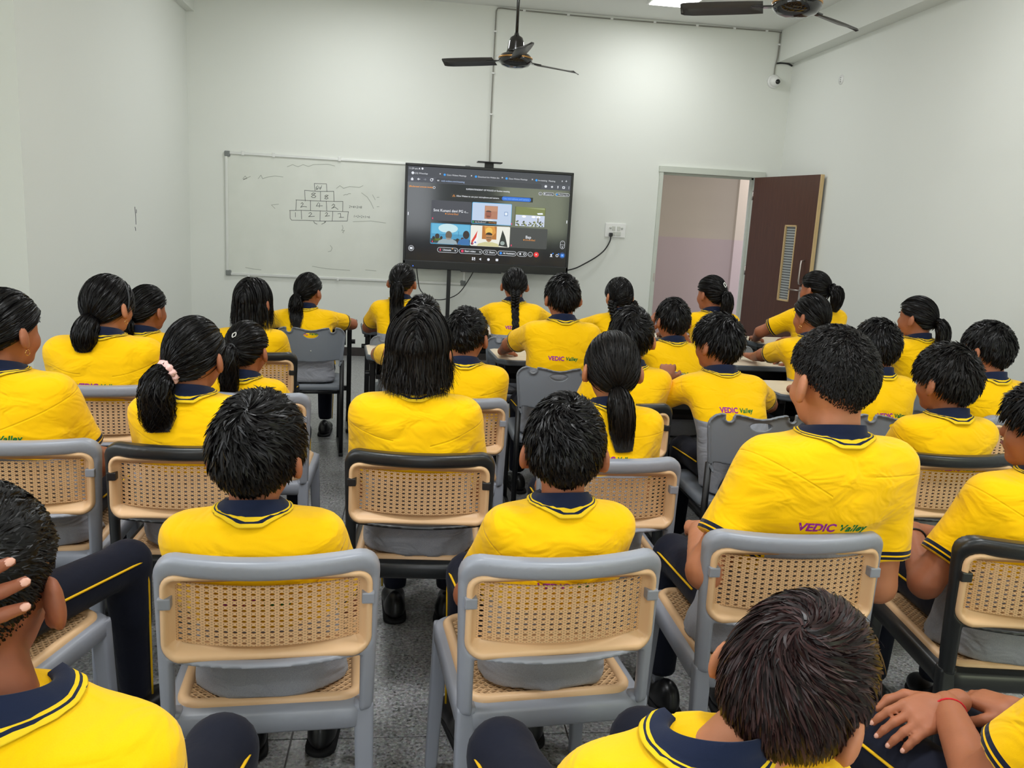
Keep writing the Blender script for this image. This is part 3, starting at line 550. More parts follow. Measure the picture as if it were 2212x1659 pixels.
class Scr:
    def __init__(s): s.V = []; s.F = []; s.mi = []; s.m = []; s.n = 0; s.layer = 0
    def mid(s, c):
        m = emi(c)
        if m not in s.m: s.m.append(m)
        return s.m.index(m)
    def poly(s, pts, c, lay=1):
        y = -0.008-0.0006*lay; k = len(s.V)
        for u, v in pts: s.V.append((SX0+u*(SX1-SX0), y, SZ1-v*(SZ1-SZ0)))
        s.F.append(tuple(range(k, k+len(pts)))[::-1]); s.mi.append(s.mid(c))
    def rect(s, u0, v0, u1, v1, c, lay=1): s.poly([(u0, v0), (u1, v0), (u1, v1), (u0, v1)], c, lay)
    def pill(s, u0, v0, u1, v1, c, lay=1, r=None):
        asp = (SX1-SX0)/(SZ1-SZ0); hu, hv = (u1-u0)/2, (v1-v0)/2; rv = hv if r is None else r
        P = rrect(hu*asp, hv, min(rv, hv, hu*asp)*0.999, 5); s.poly([((u0+u1)/2+a/asp, (v0+v1)/2-b) for a, b in P], c, lay)
    def outl(s, u0, v0, u1, v1, c, bg=(33, 36, 40), lay=1, w=0.0035): s.pill(u0, v0, u1, v1, c, lay); s.pill(u0+w*0.57, v0+w, u1-w*0.57, v1-w, bg, lay+1)
    def ell(s, u, v, ru, rv, c, lay=1, a0=0, a1=2*PI, k=18): s.poly([(u+ru*math.cos(a0+(a1-a0)*i/k), v-rv*math.sin(a0+(a1-a0)*i/k)) for i in range(k)], c, lay)
    def text(s, t, u, v, w, c, lay=3, bold=0.0):
        V, F = text_mesh(t, 1.0, 0, bold); x0, x1 = V[:, 0].min(), V[:, 0].max(); sc = w/(x1-x0); k = len(s.V); asp = (SX1-SX0)/(SZ1-SZ0); y = -0.008-0.0006*lay
        for a, b in V: s.V.append((SX0+(u+(a-x0)*sc)*(SX1-SX0), y, SZ1-v*(SZ1-SZ0)+(b)*sc*(SX1-SX0)))
        s.F += [tuple(i+k for i in f) for f in F]; s.mi += [s.mid(c)]*len(F)
S = Scr(); WH = (225, 228, 235); SL = (66, 68, 78); OR = (235, 150, 60); RD = (225, 60, 100)
S.rect(0, 0, 1, 0.105, (62, 65, 74)); S.rect(0, 0.105, 1, 0.165, (70, 73, 84)); S.pill(0.166, 0.108, 0.82, 0.16, (54, 57, 66), 2)
S.text('11:29 am', 0.008, 0.026, 0.05, WH); S.poly([(0.063, 0.03), (0.075, 0.03), (0.069, 0.013)], WH, 3); S.ell(0.087, 0.022, 0.006, 0.011, WH, 3)
S.ell(0.030, 0.072, 0.0085, 0.015, WH, 3); S.text('(22) WhatsApp', 0.042, 0.073, 0.078, WH)
for u in (0.194, 0.384, 0.573, 0.759, 0.945): S.text('×', u-0.004, 0.068, 0.009, WH)
for u in (0.222, 0.412, 0.60, 0.785): S.ell(u, 0.072, 0.007, 0.0125, (40, 150, 235), 3)
S.text('Cisco Webex Meetings', 0.235, 0.073, 0.118, WH); S.text('Download the Webex des', 0.425, 0.073, 0.13, WH); S.text('Cisco Webex Meetings', 0.614, 0.073, 0.115, WH); S.text('In-meeting · Meeting', 0.797, 0.072, 0.105, WH); S.text('+', 0.965, 0.066, 0.012, WH)
S.poly([(0.018, 0.136), (0.027, 0.118), (0.036, 0.136), (0.034, 0.136), (0.034, 0.15), (0.02, 0.15), (0.02, 0.136)], WH, 3)
S.poly([(0.057, 0.134), (0.066, 0.12), (0.066, 0.131), (0.075, 0.131), (0.075, 0.137), (0.066, 0.137), (0.066, 0.148)], WH, 3); S.poly([(0.113, 0.134), (0.104, 0.12), (0.104, 0.131), (0.095, 0.131), (0.095, 0.137), (0.104, 0.137), (0.104, 0.148)], (120, 124, 132), 3)
S.ell(0.144, 0.134, 0.009, 0.016, WH, 3); S.ell(0.144, 0.134, 0.006, 0.010, (70, 73, 84), 4); S.rect(0.148, 0.118, 0.154, 0.131, WH, 5)
S.rect(0.178, 0.131, 0.190, 0.135, WH, 4); S.rect(0.178, 0.139, 0.190, 0.143, WH, 4); S.text('web.webex.com/meeting', 0.202, 0.138, 0.142, (170, 195, 235), 4)
S.ell(0.845, 0.132, 0.008, 0.014, WH, 3); S.poly([(0.884+0.009*(1 if i % 2 == 0 else 0.45)*math.sin(i*PI/5), 0.133-0.016*(1 if i % 2 == 0 else 0.45)*math.cos(i*PI/5)) for i in range(10)], WH, 3)
S.pill(0.918, 0.118, 0.924, 0.14, WH, 3); S.rect(0.92, 0.14, 0.922, 0.149, WH, 3); S.pill(0.949, 0.12, 0.965, 0.146, WH, 3, 0.005); S.ell(0.957, 0.133, 0.004, 0.007, SL, 4)
for dv in (-0.011, 0, 0.011): S.ell(0.99, 0.132+dv, 0.002, 0.0035, WH, 3)
S.text('(Moderated unmute mode)', 0.01, 0.213, 0.142, OR, bold=0.02); S.ell(0.161, 0.213, 0.0075, 0.0135, WH, 2); S.ell(0.161, 0.213, 0.005, 0.009, (33, 36, 40), 3)
S.text('SUPERINTENDENT OF POLICE dr Review meeting', 0.355, 0.211, 0.268, WH, bold=0.015)
S.rect(0.262, 0.262, 0.77, 0.312, (27, 29, 31), 1); S.poly([(0.273, 0.297), (0.291, 0.297), (0.282, 0.274)], OR, 3); S.poly([(0.2765, 0.294), (0.2875, 0.294), (0.282, 0.281)], (27, 29, 31), 4)
S.text('Allow Webex to use your microphone and camera.', 0.297, 0.288, 0.264, WH, bold=0.015); S.pill(0.577, 0.266, 0.758, 0.308, (35, 110, 215), 2); S.text('Use microphone and camera', 0.588, 0.287, 0.158, (140, 190, 250))
S.outl(0.803, 0.196, 0.825, 0.23, WH); S.text('o', 0.809, 0.212, 0.008, WH); S.outl(0.830, 0.194, 0.899, 0.228, WH); S.text('Layout', 0.85, 0.211, 0.04, WH); S.ell(0.841, 0.211, 0.005, 0.008, WH, 3); S.outl(0.908, 0.194, 0.997, 0.228, WH); S.text('Meeting info', 0.926, 0.211, 0.062, WH); S.ell(0.918, 0.211, 0.005, 0.009, (40, 150, 235), 3)
# meeting tiles
S.pill(0.149, 0.345, 0.395, 0.562, SL, 1, 0.012); S.text('Smt Kunani devi PG c...', 0.162, 0.452, 0.212, WH, bold=0.012); S.ell(0.237, 0.484, 0.004, 0.007, OR, 3); S.text('Unverified', 0.247, 0.484, 0.066, OR); S.pill(0.155, 0.53, 0.161, 0.55, RD, 3)
S.pill(0.397, 0.342, 0.642, 0.575, (60, 170, 225), 1, 0.012); S.pill(0.3995, 0.3465, 0.6395, 0.5705, (188, 205, 230), 2, 0.01)
S.rect(0.475, 0.374, 0.555, 0.515, (176, 120, 96), 3); S.rect(0.478, 0.379, 0.552, 0.43, (190, 140, 112), 4); S.rect(0.597, 0.43, 0.619, 0.473, (105, 140, 190), 3); S.rect(0.600, 0.436, 0.616, 0.467, (225, 235, 245), 4)
S.poly([(0.452, 0.552), (0.46, 0.535), (0.482, 0.52), (0.515, 0.52), (0.535, 0.535), (0.545, 0.552)], (220, 225, 228), 5); S.ell(0.499, 0.47, 0.018, 0.042, (150, 88, 74), 6); S.ell(0.499, 0.442, 0.018, 0.018, (80, 55, 52), 7, 0, PI); S.rect(0.489, 0.483, 0.509, 0.489, (50, 32, 30), 7)
S.rect(0.40, 0.538, 0.552, 0.57, (28, 32, 34), 8); S.text('ssp jhunjhunu*', 0.417, 0.553, 0.07, WH, 9); S.text('Unverified', 0.503, 0.553, 0.045, OR, 9); S.pill(0.404, 0.543, 0.410, 0.564, (60, 190, 110), 9)
S.rect(0.662, 0.365, 0.853, 0.572, (88, 96, 60), 1); S.rect(0.668, 0.452, 0.85, 0.572, (196, 206, 228), 2); S.rect(0.668, 0.365, 0.85, 0.452, (118, 126, 74), 2); S.poly([(0.80, 0.425), (0.835, 0.42), (0.838, 0.438), (0.806, 0.44)], (235, 240, 245), 3); S.poly([(0.73, 0.375), (0.845, 0.37), (0.85, 0.385)], (150, 160, 120), 3)
for u in (0.72, 0.78, 0.81): S.ell(u, 0.468, 0.013, 0.012, (250, 252, 255), 3)
rs = random.Random(3)
for i in range(60):
    u = 0.672+rs.random()*0.172; v = 0.518+rs.random()*0.05; S.ell(u, v, 0.0045, 0.008, rs.choice([(120, 130, 70), (72, 78, 54), (200, 205, 190), (58, 62, 48), (150, 155, 90)]), 4, k=7)
S.rect(0.805, 0.465, 0.812, 0.53, (120, 110, 70), 3); S.pill(0.642, 0.545, 0.648, 0.566, RD, 3)
S.pill(0.148, 0.588, 0.394, 0.813, (70, 150, 190), 1, 0.012); S.pill(0.155, 0.595, 0.388, 0.70, (96, 178, 214), 2, 0.01); S.ell(0.255, 0.64, 0.06, 0.05, (196, 226, 232), 3); S.rect(0.21, 0.683, 0.30, 0.686, (70, 140, 180), 4); S.rect(0.318, 0.665, 0.321, 0.72, (60, 120, 160), 4)
S.rect(0.15, 0.755, 0.392, 0.80, (40, 62, 74), 4)
for u, v, ru, c, sc_ in ((0.19, 0.728, 0.014, (52, 40, 36), (84, 104, 40)), (0.168, 0.748, 0.009, (40, 32, 30), (60, 70, 60)), (0.215, 0.742, 0.008, (44, 34, 32), (70, 60, 66)), (0.315, 0.765, 0.011, (46, 36, 34), (70, 60, 60)), (0.345, 0.75, 0.010, (70, 40, 42), (80, 60, 66))):
    S.ell(u, v+0.055, ru*1.9, 0.045, sc_, 5, 0, PI); S.ell(u, v, ru, ru*2.0, c, 6)
S.poly([(0.19, 0.809), (0.2, 0.775), (0.225, 0.755), (0.285, 0.755), (0.308, 0.775), (0.315, 0.809)], (150, 168, 176), 7); S.ell(0.26, 0.712, 0.020, 0.045, (104, 92, 78), 8); S.ell(0.26, 0.74, 0.017, 0.022, (150, 140, 130), 9, PI, 2*PI)
S.poly([(0.315, 0.809), (0.322, 0.765), (0.345, 0.745), (0.385, 0.745), (0.392, 0.809)], (52, 110, 168), 8); S.ell(0.367, 0.700, 0.020, 0.045, (44, 36, 36), 9); S.pill(0.152, 0.775, 0.17, 0.803, (28, 30, 32), 9); S.pill(0.158, 0.779, 0.164, 0.799, RD, 10)
S.pill(0.394, 0.590, 0.638, 0.814, (232, 232, 222), 1, 0.012); S.rect(0.465, 0.592, 0.555, 0.735, (178, 112, 48), 2); S.poly([(0.478, 0.592), (0.54, 0.592), (0.55, 0.66), (0.53, 0.70), (0.485, 0.68)], (216, 150, 66), 3); S.ell(0.507, 0.645, 0.022, 0.04, (236, 190, 90), 4)
S.poly([(0.437, 0.645), (0.40, 0.765), (0.405, 0.79), (0.43, 0.72)], (215, 60, 45), 3); S.poly([(0.438, 0.66), (0.405, 0.79), (0.425, 0.805), (0.442, 0.73)], (240, 240, 240), 2); S.ell(0.425, 0.775, 0.006, 0.010, (90, 110, 190), 4)
S.poly([(0.591, 0.628), (0.57, 0.80), (0.628, 0.812), (0.61, 0.70)], (38, 44, 44), 3); S.ell(0.594, 0.77, 0.014, 0.022, (150, 165, 160), 4)
S.poly([(0.435, 0.812), (0.445, 0.785), (0.485, 0.765), (0.53, 0.765), (0.565, 0.78), (0.575, 0.812)], (205, 200, 150), 5); S.ell(0.508, 0.715, 0.020, 0.05, (176, 128, 84), 6); S.ell(0.508, 0.69, 0.021, 0.03, (30, 26, 26), 7, 0, PI); S.rect(0.492, 0.715, 0.524, 0.721, (40, 34, 30), 7); S.rect(0.498, 0.738, 0.518, 0.744, (70, 40, 30), 7); S.pill(0.398, 0.775, 0.414, 0.803, (28, 30, 32), 6); S.pill(0.404, 0.779, 0.41, 0.799, RD, 7)
S.pill(0.64, 0.592, 0.873, 0.813, (64, 66, 68), 1, 0.012); S.text('Bsp', 0.738, 0.692, 0.034, WH, bold=0.012); S.ell(0.727, 0.722, 0.004, 0.007, OR, 3); S.text('Unverified', 0.735, 0.722, 0.062, OR); S.pill(0.647, 0.778, 0.653, 0.80, RD, 3)
# meeting controls
S.outl(0.193, 0.847, 0.321, 0.902, WH); S.pill(0.208, 0.86, 0.215, 0.887, RD, 4); S.text('Unmute', 0.228, 0.874, 0.05, WH, 4, 0.02); S.poly([(0.281, 0.862), (0.291, 0.862), (0.286, 0.848)], OR, 5); S.text('v', 0.298, 0.873, 0.012, WH, 4)
S.outl(0.327, 0.849, 0.473, 0.904, WH); S.pill(0.34, 0.863, 0.355, 0.89, RD, 4, 0.005); S.text('Start video', 0.362, 0.876, 0.068, WH, 4, 0.02); S.text('v', 0.452, 0.876, 0.012, WH, 4)
S.outl(0.477, 0.851, 0.562, 0.904, WH); S.outl(0.49, 0.864, 0.507, 0.89, WH, lay=4); S.text('Share', 0.515, 0.877, 0.034, WH, 4, 0.02); S.outl(0.567, 0.853, 0.685, 0.906, WH); S.ell(0.587, 0.879, 0.008, 0.014, (50, 140, 240), 4); S.text('AI Assistant', 0.601, 0.879, 0.075, WH, 4, 0.02)
S.outl(0.69, 0.853, 0.753, 0.905, WH); S.pill(0.704, 0.865, 0.714, 0.89, WH, 4); S.ell(0.736, 0.878, 0.008, 0.014, WH, 4); S.ell(0.736, 0.878, 0.005, 0.009, (33, 36, 40), 5); S.outl(0.758, 0.851, 0.788, 0.903, WH); S.text('...', 0.766, 0.873, 0.014, WH, 4)
S.ell(0.81, 0.877, 0.0165, 0.029, (230, 45, 50), 2); S.text('×', 0.804, 0.878, 0.012, WH, 4); S.ell(0.905, 0.87, 0.006, 0.010, WH, 3); S.poly([(0.895, 0.893), (0.905, 0.878), (0.915, 0.893)], WH, 3); S.ell(0.915, 0.855, 0.004, 0.007, (40, 130, 240), 4); S.ell(0.942, 0.876, 0.009, 0.016, WH, 3); S.ell(0.942, 0.876, 0.006, 0.010, (33, 36, 40), 4); S.ell(0.951, 0.857, 0.004, 0.007, (40, 130, 240), 5)
S.ell(0.975, 0.871, 0.019, 0.034, (34, 62, 110), 2); S.pill(0.965, 0.855, 0.986, 0.89, (60, 140, 235), 3, 0.008); S.text('<', 0.971, 0.872, 0.009, WH, 4)
for u, v in ((0.413, 0.946), (0.425, 0.946), (0.413, 0.964)): S.ell(u, v, 0.0045, 0.008, WH, 3)
S.ell(0.425, 0.964, 0.005, 0.009, WH, 3); S.ell(0.425, 0.964, 0.003, 0.005, (33, 36, 40), 4); S.poly([(0.452, 0.956), (0.466, 0.942), (0.466, 0.97)], WH, 3); S.ell(0.512, 0.956, 0.008, 0.0145, WH, 3); S.pill(0.557, 0.943, 0.573, 0.969, WH, 3, 0.006)
S.ell(0.033, 0.872, 0.017, 0.03, WH, 2); S.ell(0.033, 0.872, 0.015, 0.0265, (33, 36, 40), 3); S.pill(0.024, 0.86, 0.042, 0.883, WH, 4, 0.005); S.outl(0.958, 0.71, 0.987, 0.80, WH); S.rect(0.958, 0.753, 0.987, 0.756, WH, 4); S.text('v', 0.967, 0.777, 0.011, WH, 4); S.text('^', 0.967, 0.735, 0.011, (130, 132, 130), 4); S.pill(0.007, 0.485, 0.012, 0.52, WH, 3); S.pill(0.988, 0.485, 0.993, 0.52, WH, 3)
ob('meeting_display', mesh('meeting_display', S.V, S.F, S.m, S.mi, False), tv)
ob('status_light', mesh('status_light', *(lambda b: (b.V, b.F))(MB().box((-0.756, -0.0215, 0.985), (-0.747, -0.019, 0.994))), [emi((60, 110, 255), 2.0)], smooth=False), tv)
MB().box((-0.26, -0.02, Z0-0.012), (0.16, 0.05, Z0+0.004), 0, 0.004).build('speaker_bar', [M['tvblack']], tv)
for x in (-0.379, 0.379): MB().box((x-0.02, 0.02, 0.10), (x+0.02, 0.06, 1.6), 0, 0.004).build('stand_post', [M['blackmetal']], tv)
MB().box((-0.42, -0.16, 0.44), (0.42, 0.14, 0.47), 0, 0.006).build('stand_shelf', [M['blackmetal']], tv)
for x in (-0.40, 0.40): MB().box((x-0.03, -0.30, 0.06), (x+0.03, 0.17, 0.11), 0, 0.008).build('stand_foot', [M['blackmetal']], tv)
for x in (-0.40, 0.40):
    for y in (-0.27, 0.14): MB().lathe([(0, -0.028), (0.028, -0.028), (0.03, -0.02), (0.03, 0.02), (0.028, 0.028), (0, 0.028)], 14).build('castor', [M['black']], tv, (x, y, 0.03), (0, PI/2, 0), True)
MB().box((-0.06, 0.0, Z0+TH-0.01), (0.03, 0.05, Z0+TH+0.05), 0, 0.004).box((-0.14, -0.09, Z0+TH+0.045), (0.11, 0.07, Z0+TH+0.055), 0, 0.003).build('camera_shelf', [M['blackmetal']], tv)
wire('screen_cable', [(0.05, TY+0.04, 1.0), (0.07, TY+0.05, 0.86), (0.10, TY+0.05, 0.74), (0.2, TY+0.06, 0.66), (0.34, TY+0.06, 0.65), (0.5, TY+0.08, 0.72), (0.62, TY+0.1, 0.9), (0.66, TY+0.1, 0.99)], 0.005, M['cable'], 'thin grey cable looping below the big screen', 'cable')
# ---------------------------------------------------------------- ceiling lights
for i, (x, y, p) in enumerate(LEDS):
    e = empty('ceiling_panel_light', (x, y, CEIL)); lab = ['in view near the doorway end', 'above the whiteboard', 'over the middle desks', 'over the right desks', 'over the left rear chairs', 'over the middle rear chairs', 'near the right wall at the rear', 'over the back of the room'][i]
    tag(e, 'square white led panel light on the ceiling '+lab, 'ceiling light', 'ceiling panel lights')
    MB().box((-0.22, -0.22, -0.03), (0.22, 0.22, 0.0), 0, 0.005).build('housing', [M['white']], e); MB().box((-0.2, -0.2, -0.034), (0.2, 0.2, -0.028)).build('diffuser', [M['led']], e)
    area('ceiling_panel_lamp', (x, y, CEIL-0.045), (0, 0, 0), 0.4, 0.4, p, (0.95, 0.98, 1.0))
# ---------------------------------------------------------------- fans
def fan(loc, ang, label):
    e = empty('ceiling_fan', loc); tag(e, label, 'fan', 'ceiling fans'); H = CEIL-loc[2]
    MB().tube([(0, 0, 0.12), (0, 0, H-0.06)], 0.012, 10).build('down_rod', [M['fanblack']], e, smooth=True)
    MB().lathe([(0.0, H-0.1), (0.03, H-0.1), (0.065, H-0.03), (0.065, H), (0, H)]).build('ceiling_canopy', [M['fanblack']], e, smooth=True)
    MB().lathe([(0.0, 0.05), (0.072, 0.05), (0.065, 0.07), (0.058, 0.12), (0.045, 0.155), (0.02, 0.17), (0.014, 0.19), (0, 0.19)]).build('lower_canopy', [M['fanblack']], e, smooth=True)
    mo = MB().lathe([(0.0, -0.058), (0.055, -0.056), (0.1, -0.042), (0.125, -0.015), (0.125, 0.012), (0.105, 0.035), (0.07, 0.05), (0, 0.052)], 32).build('motor_housing', [M['fanblack']], e, smooth=True)
    MB().lathe([(0.1265, 0.004), (0.128, 0.006), (0.128, 0.013), (0.1265, 0.015)], 32).build('gold_band', [M['gold']], mo, smooth=True)
    for k in range(3):
        a = ang+k*2*PI/3; b = MB()
        prof = []
        for r, w0, w1 in ((0.17, -0.05, 0.05), (0.25, -0.058, 0.058), (0.4, -0.062, 0.062), (0.54, -0.06, 0.062), (0.585, -0.045, 0.055), (0.60, -0.02, 0.035)):
            prof.append([(r, w0, -0.018-0.003), (r, w1, 0.018-0.003), (r, w1, 0.018), (r, w0, -0.018)])
        b.loft(prof); bo = b.build('blade', [M['fanblade']], e, (0, 0, -0.005), (0, 0, a), True)
        MB().box((0.1, -0.022, -0.004), (0.23, 0.022, 0.004), 0, 0.003).build('blade_arm', [M['fanblack']], bo)
fan((0.72, 6.5, 2.66), -PI/2, 'black ceiling fan hanging in front of the front wall')
fan((1.95, 4.45, 2.665), -PI/2+0.08, 'black ceiling fan cut by the top edge of the view near the right wall')
# ================================================================== furniture
def sdrr(x, z, hx, hz, r):
    qx, qz = np.abs(x)-hx+r, np.abs(z)-hz+r
    return np.sqrt(np.maximum(qx, 0)**2+np.maximum(qz, 0)**2)+np.minimum(np.maximum(qx, qz), 0)-r
def hole_sheet(nx, ny, fmap, hw, hh, th, rows_off=0.0):
    """perforated sheet: fmap(u,v,d) -> xyz, u,v in 0..1, d depth; every opening is a real hole"""
    V = []; F = []; UV = []
    oc = [(-1, -1), (0, -1), (1, -1), (1, 0), (1, 1), (0, 1), (-1, 1), (-1, 0)]
    hc = [(-0.7, -0.75), (0, -1), (0.7, -0.75), (1, 0), (0.7, 0.75), (0, 1), (-0.7, 0.75), (-1, 0)]
    for j in range(ny):
        for i in range(nx):
            k = len(V)
            for d in (0, th):
                for a, b in oc: V.append(fmap((i+0.5+a*0.5)/nx, (j+0.5+b*0.5)/ny, d)); UV.append((i+0.5+a*0.4999, j+0.5+b*0.4999))
                for a, b in hc: V.append(fmap((i+0.5+a*hw)/nx, (j+0.5+b*hh)/ny, d)); UV.append((i+0.5+a*hw, j+0.5+b*hh))
            for q in range(8):
                r = (q+1) % 8
                F += [(k+q, k+r, k+8+r, k+8+q), (k+16+r, k+16+q, k+24+q, k+24+r), (k+8+q, k+8+r, k+24+r, k+24+q)]
    return V, F, UV
yb = lambda x: -0.205-0.055*(1-(x/0.222)**2)
# --- cane chair back frame
h = 0.0055; f = Fld(coords(-0.25, 0.25, h), coords(-0.30, -0.17, h), coords(0.425, 0.82, h))
sl, X, Y, Z = f.sub((-9, -9, -9), (9, 9, 9))
d2 = np.maximum(np.maximum(sdrr(X, Z-0.60, 0.226-0.010*np.clip((0.8-Z)/0.35, 0, 1), 0.20, 0.05), -sdrr(X, Z-0.670, 0.204, 0.089, 0.032)), -np.maximum(np.abs(X)-0.186, Z-0.568)); d2 = np.maximum(d2, 0.437-Z)
th_ = 0.017+0.006*np.clip((Z-0.745)/0.03, 0, 1)
u_ = np.abs(Y-yb(X))-th_; r_ = 0.012
f.F[sl] = np.sqrt(np.maximum(d2+r_, 0)**2+np.maximum(u_+r_, 0)**2)-r_+np.minimum(np.maximum(d2+r_, u_+r_), 0)
BF_V, BF_F = f.net()
# --- cane back panel and its rim
PX, PZ0, PZ1 = 0.183, 0.609, 0.738
CP = hole_sheet(20, 11, lambda u, v, d: ((u-0.5)*2*PX, yb((u-0.5)*2*PX)+0.010+d, PZ0+v*(PZ1-PZ0)), 0.29, 0.28, 0.004)
def rim_rings():
    path = rrect(0.206, 0.091, 0.033, 6, 0, 0.670); n = len(path); P = np.array(path); T = np.roll(P, -1, 0)-np.roll(P, 1, 0); T /= np.linalg.norm(T, axis=1)[:, None]; IN = np.stack([-T[:, 1], T[:, 0]], 1)
    rings = []
    for ins, dy in ((-0.003, -0.008), (-0.003, -0.019), (0.001, -0.0225), (0.006, -0.0225), (0.009, -0.018), (0.012, -0.012), (0.021, 0.009), (0.025, 0.0105), (0.025, 0.0145), (0.0, 0.0145)):
        k = np.where(IN[:, 1] > 0.5, 1.35, 1.0); Q = P+IN*(ins*k if ins > 0 else np.full(n, ins))[:, None]
        rings.append([(x, yb(x)+dy, z) for x, z in Q])
    return rings
RIM = MB().loft(rim_rings(), 0, False)
# --- seat
SP = hole_sheet(18, 18, lambda u, v, d: ((u-0.5)*0.34, (v-0.5)*0.36+0.008, 0.4515-0.010*(1-(2*u-1)**2)*(1-(2*v-1)**2)-d), 0.22, 0.14, 0.004)
def seat_rim():
    o = rrect(0.195, 0.206, 0.05, 6, 0, 0.008); i = rrect(0.169, 0.179, 0.02, 6, 0, 0.008); m1 = rrect(0.188, 0.199, 0.045, 6, 0, 0.008); m2 = rrect(0.176, 0.187, 0.03, 6, 0, 0.008)
    return [[(x, y, z) for x, y in p] for p, z in ((o, 0.440), (o, 0.451), (m1, 0.458), (m2, 0.4575), (i, 0.4515), (i, 0.444))]
SRIM = MB().loft(seat_rim(), 0, False)
def seat_frame():
    a = rrect(0.216, 0.228, 0.05, 6, 0, -0.002); b = rrect(0.208, 0.220, 0.045, 6, 0, -0.002); c = rrect(0.165, 0.175, 0.03, 6, 0, 0.006)
    return [[(x, y, z) for x, y in p] for p, z in ((c, 0.443), (c, 0.400), (b, 0.394), (a, 0.402), (a, 0.438), (b, 0.446), (c, 0.446))]
SF = MB().loft(seat_frame(), 0, False)
def leg(top, bot, w0, w1, z0, z1):
    R = []
    for t in (0, 0.02, 0.3, 0.97, 1.0):
        w_ = w0+(w1-w0)*t; w_ *= 0.94 if t in (0, 1.0) else 1
        c = [top[i]+(bot[i]-top[i])*t for i in range(2)]; R.append([(x, y, z0+(z1-z0)*t) for x, y in rrect(w_, w_*0.9, w_*0.4, 3, c[0], c[1])])
    return MB().loft(R[::-1], 0)
LEGS = [leg((s*0.196, -0.206), (s*0.205, -0.245), 0.021, 0.016, 0.45, 0.0) for s in (-1, 1)]+[leg((s*0.194, 0.192), (s*0.206, 0.218), 0.021, 0.016, 0.44, 0.0) for s in (-1, 1)]
CLIP = [MB().box((s*0.200-0.013, yb(0.2)-0.024, 0.688), (s*0.200+0.013, yb(0.2)+0.0, 0.712), 0, 0.003) for s in (-1, 1)]
CME = {}
for nm, m in (('grey', M['grey']), ('black', M['chairblack'])):
    CME[nm] = dict(back_frame=mesh('back_frame', BF_V, BF_F, [m]), seat_frame=SF.me('seat_frame', [m], True), legs=[l.me('leg', [m], True) for l in LEGS], clips=[c.me('panel_clip', [m]) for c in CLIP])
CPM = mesh('cane_back_panel', CP[0], CP[1], [M['cane']], smooth=False, uv=CP[2]); SPM = mesh('cane_seat_panel', SP[0], SP[1], [M['caneseat']], smooth=False, uv=SP[2])
RIMM = RIM.me('panel_rim', [M['canerim']], True); SRIMM = SRIM.me('seat_rim', [M['canerim']], True)
def cane_chair(x, yback, rz, colour, label):
    c, s = math.cos(rz), math.sin(rz); e = empty('cane_chair', (x-s*0.205, yback+c*0.205, 0), rz); tag(e, label, 'chair', 'cane-panel chairs'); d = CME[colour]
    ob('back_frame', d['back_frame'], e); ob('seat_frame', d['seat_frame'], e)
    for l in d['legs']: ob('leg', l, e)
    bp = ob('back_panel', CPM, e); bp['label'] = 'beige perforated cane back panel'; ob('panel_rim', RIMM, bp)
    for k in d['clips']: ob('panel_clip', k, bp)
    sp_ = ob('seat_panel', SPM, e); sp_['label'] = 'beige woven cane seat'; ob('seat_rim', SRIMM, sp_)
    return e
# --- school chair
ys = lambda x: -0.195-0.032*(1-(x/0.205)**2)
h = 0.005; f = Fld(coords(-0.22, 0.22, h), coords(-0.26, -0.16, h), coords(0.535, 0.82, h)); sl, X, Y, Z = f.sub((-9, -9, -9), (9, 9, 9))
d2 = sdrr(X, Z-0.675, 0.205-0.02*np.clip((0.75-Z)/0.2, 0, 1), 0.127, 0.055)
top = 0.793-0.008*np.cos(X/0.205*PI*2.0)*(np.abs(X) < 0.11)
d2 = np.maximum(d2, np.where(np.abs(X) < 0.125, Z-top, -1))
for s in (-1, 1): d2 = np.maximum(d2, -(np.minimum(np.sqrt((X-s*0.127)**2+(Z-0.785)**2)-0.014, np.maximum(np.abs(X-s*0.127)-0.014, 0.785-Z))))
hole = np.sqrt(((X)/0.042)**2+((Z-0.752-2.2*X*X)/0.0155)**2)-1
flange = np.clip(1-(-d2)/0.013, 0, 1); d3 = np.maximum(d2, -hole*0.0155); hl = np.clip(1-np.abs(hole*0.0155)/0.006, 0, 1)
d3 = np.maximum(d3, -np.maximum(np.abs(X)-0.165, Z-(0.592+0.4*X*X)))
u_ = np.abs(Y-ys(X)+0.006*flange)-(0.004+0.009*flange+0.002*hl); r_ = 0.004
f.F[sl] = np.sqrt(np.maximum(d3+r_, 0)**2+np.maximum(u_+r_, 0)**2)-r_+np.minimum(np.maximum(d3+r_, u_+r_), 0)
V_, F_ = f.net(); SHELL = mesh('backrest', V_, F_, [M['greyshell']])
SEATG = MB().loft([[(x, y, z) for x, y in rrect(a, b, 0.05, 6, 0, 0.01)] for a, b, z in ((0.17, 0.18, 0.425), (0.197, 0.207, 0.412), (0.202, 0.212, 0.418), (0.200, 0.210, 0.440), (0.190, 0.2, 0.449), (0.16, 0.17, 0.446))]).me('seat', [M['greyshell']], True)
SLEG = []
for s in (-1, 1):
    SLEG.append(MB().tube([(s*0.185, -0.2, 0.60), (s*0.185, -0.2, 0.02)], 0.0135, 10).me('leg', [M['blackmetal']], True)); SLEG.append(MB().tube([(s*0.185, 0.17, 0.425), (s*0.185, 0.17, 0.02)], 0.0135, 10).me('leg', [M['blackmetal']], True))
SFEET = [MB().box((s*0.185-0.014, -0.23, 0.0), (s*0.185+0.014, 0.21, 0.022), 0, 0.006).me('foot_bar', [M['black']]) for s in (-1, 1)]
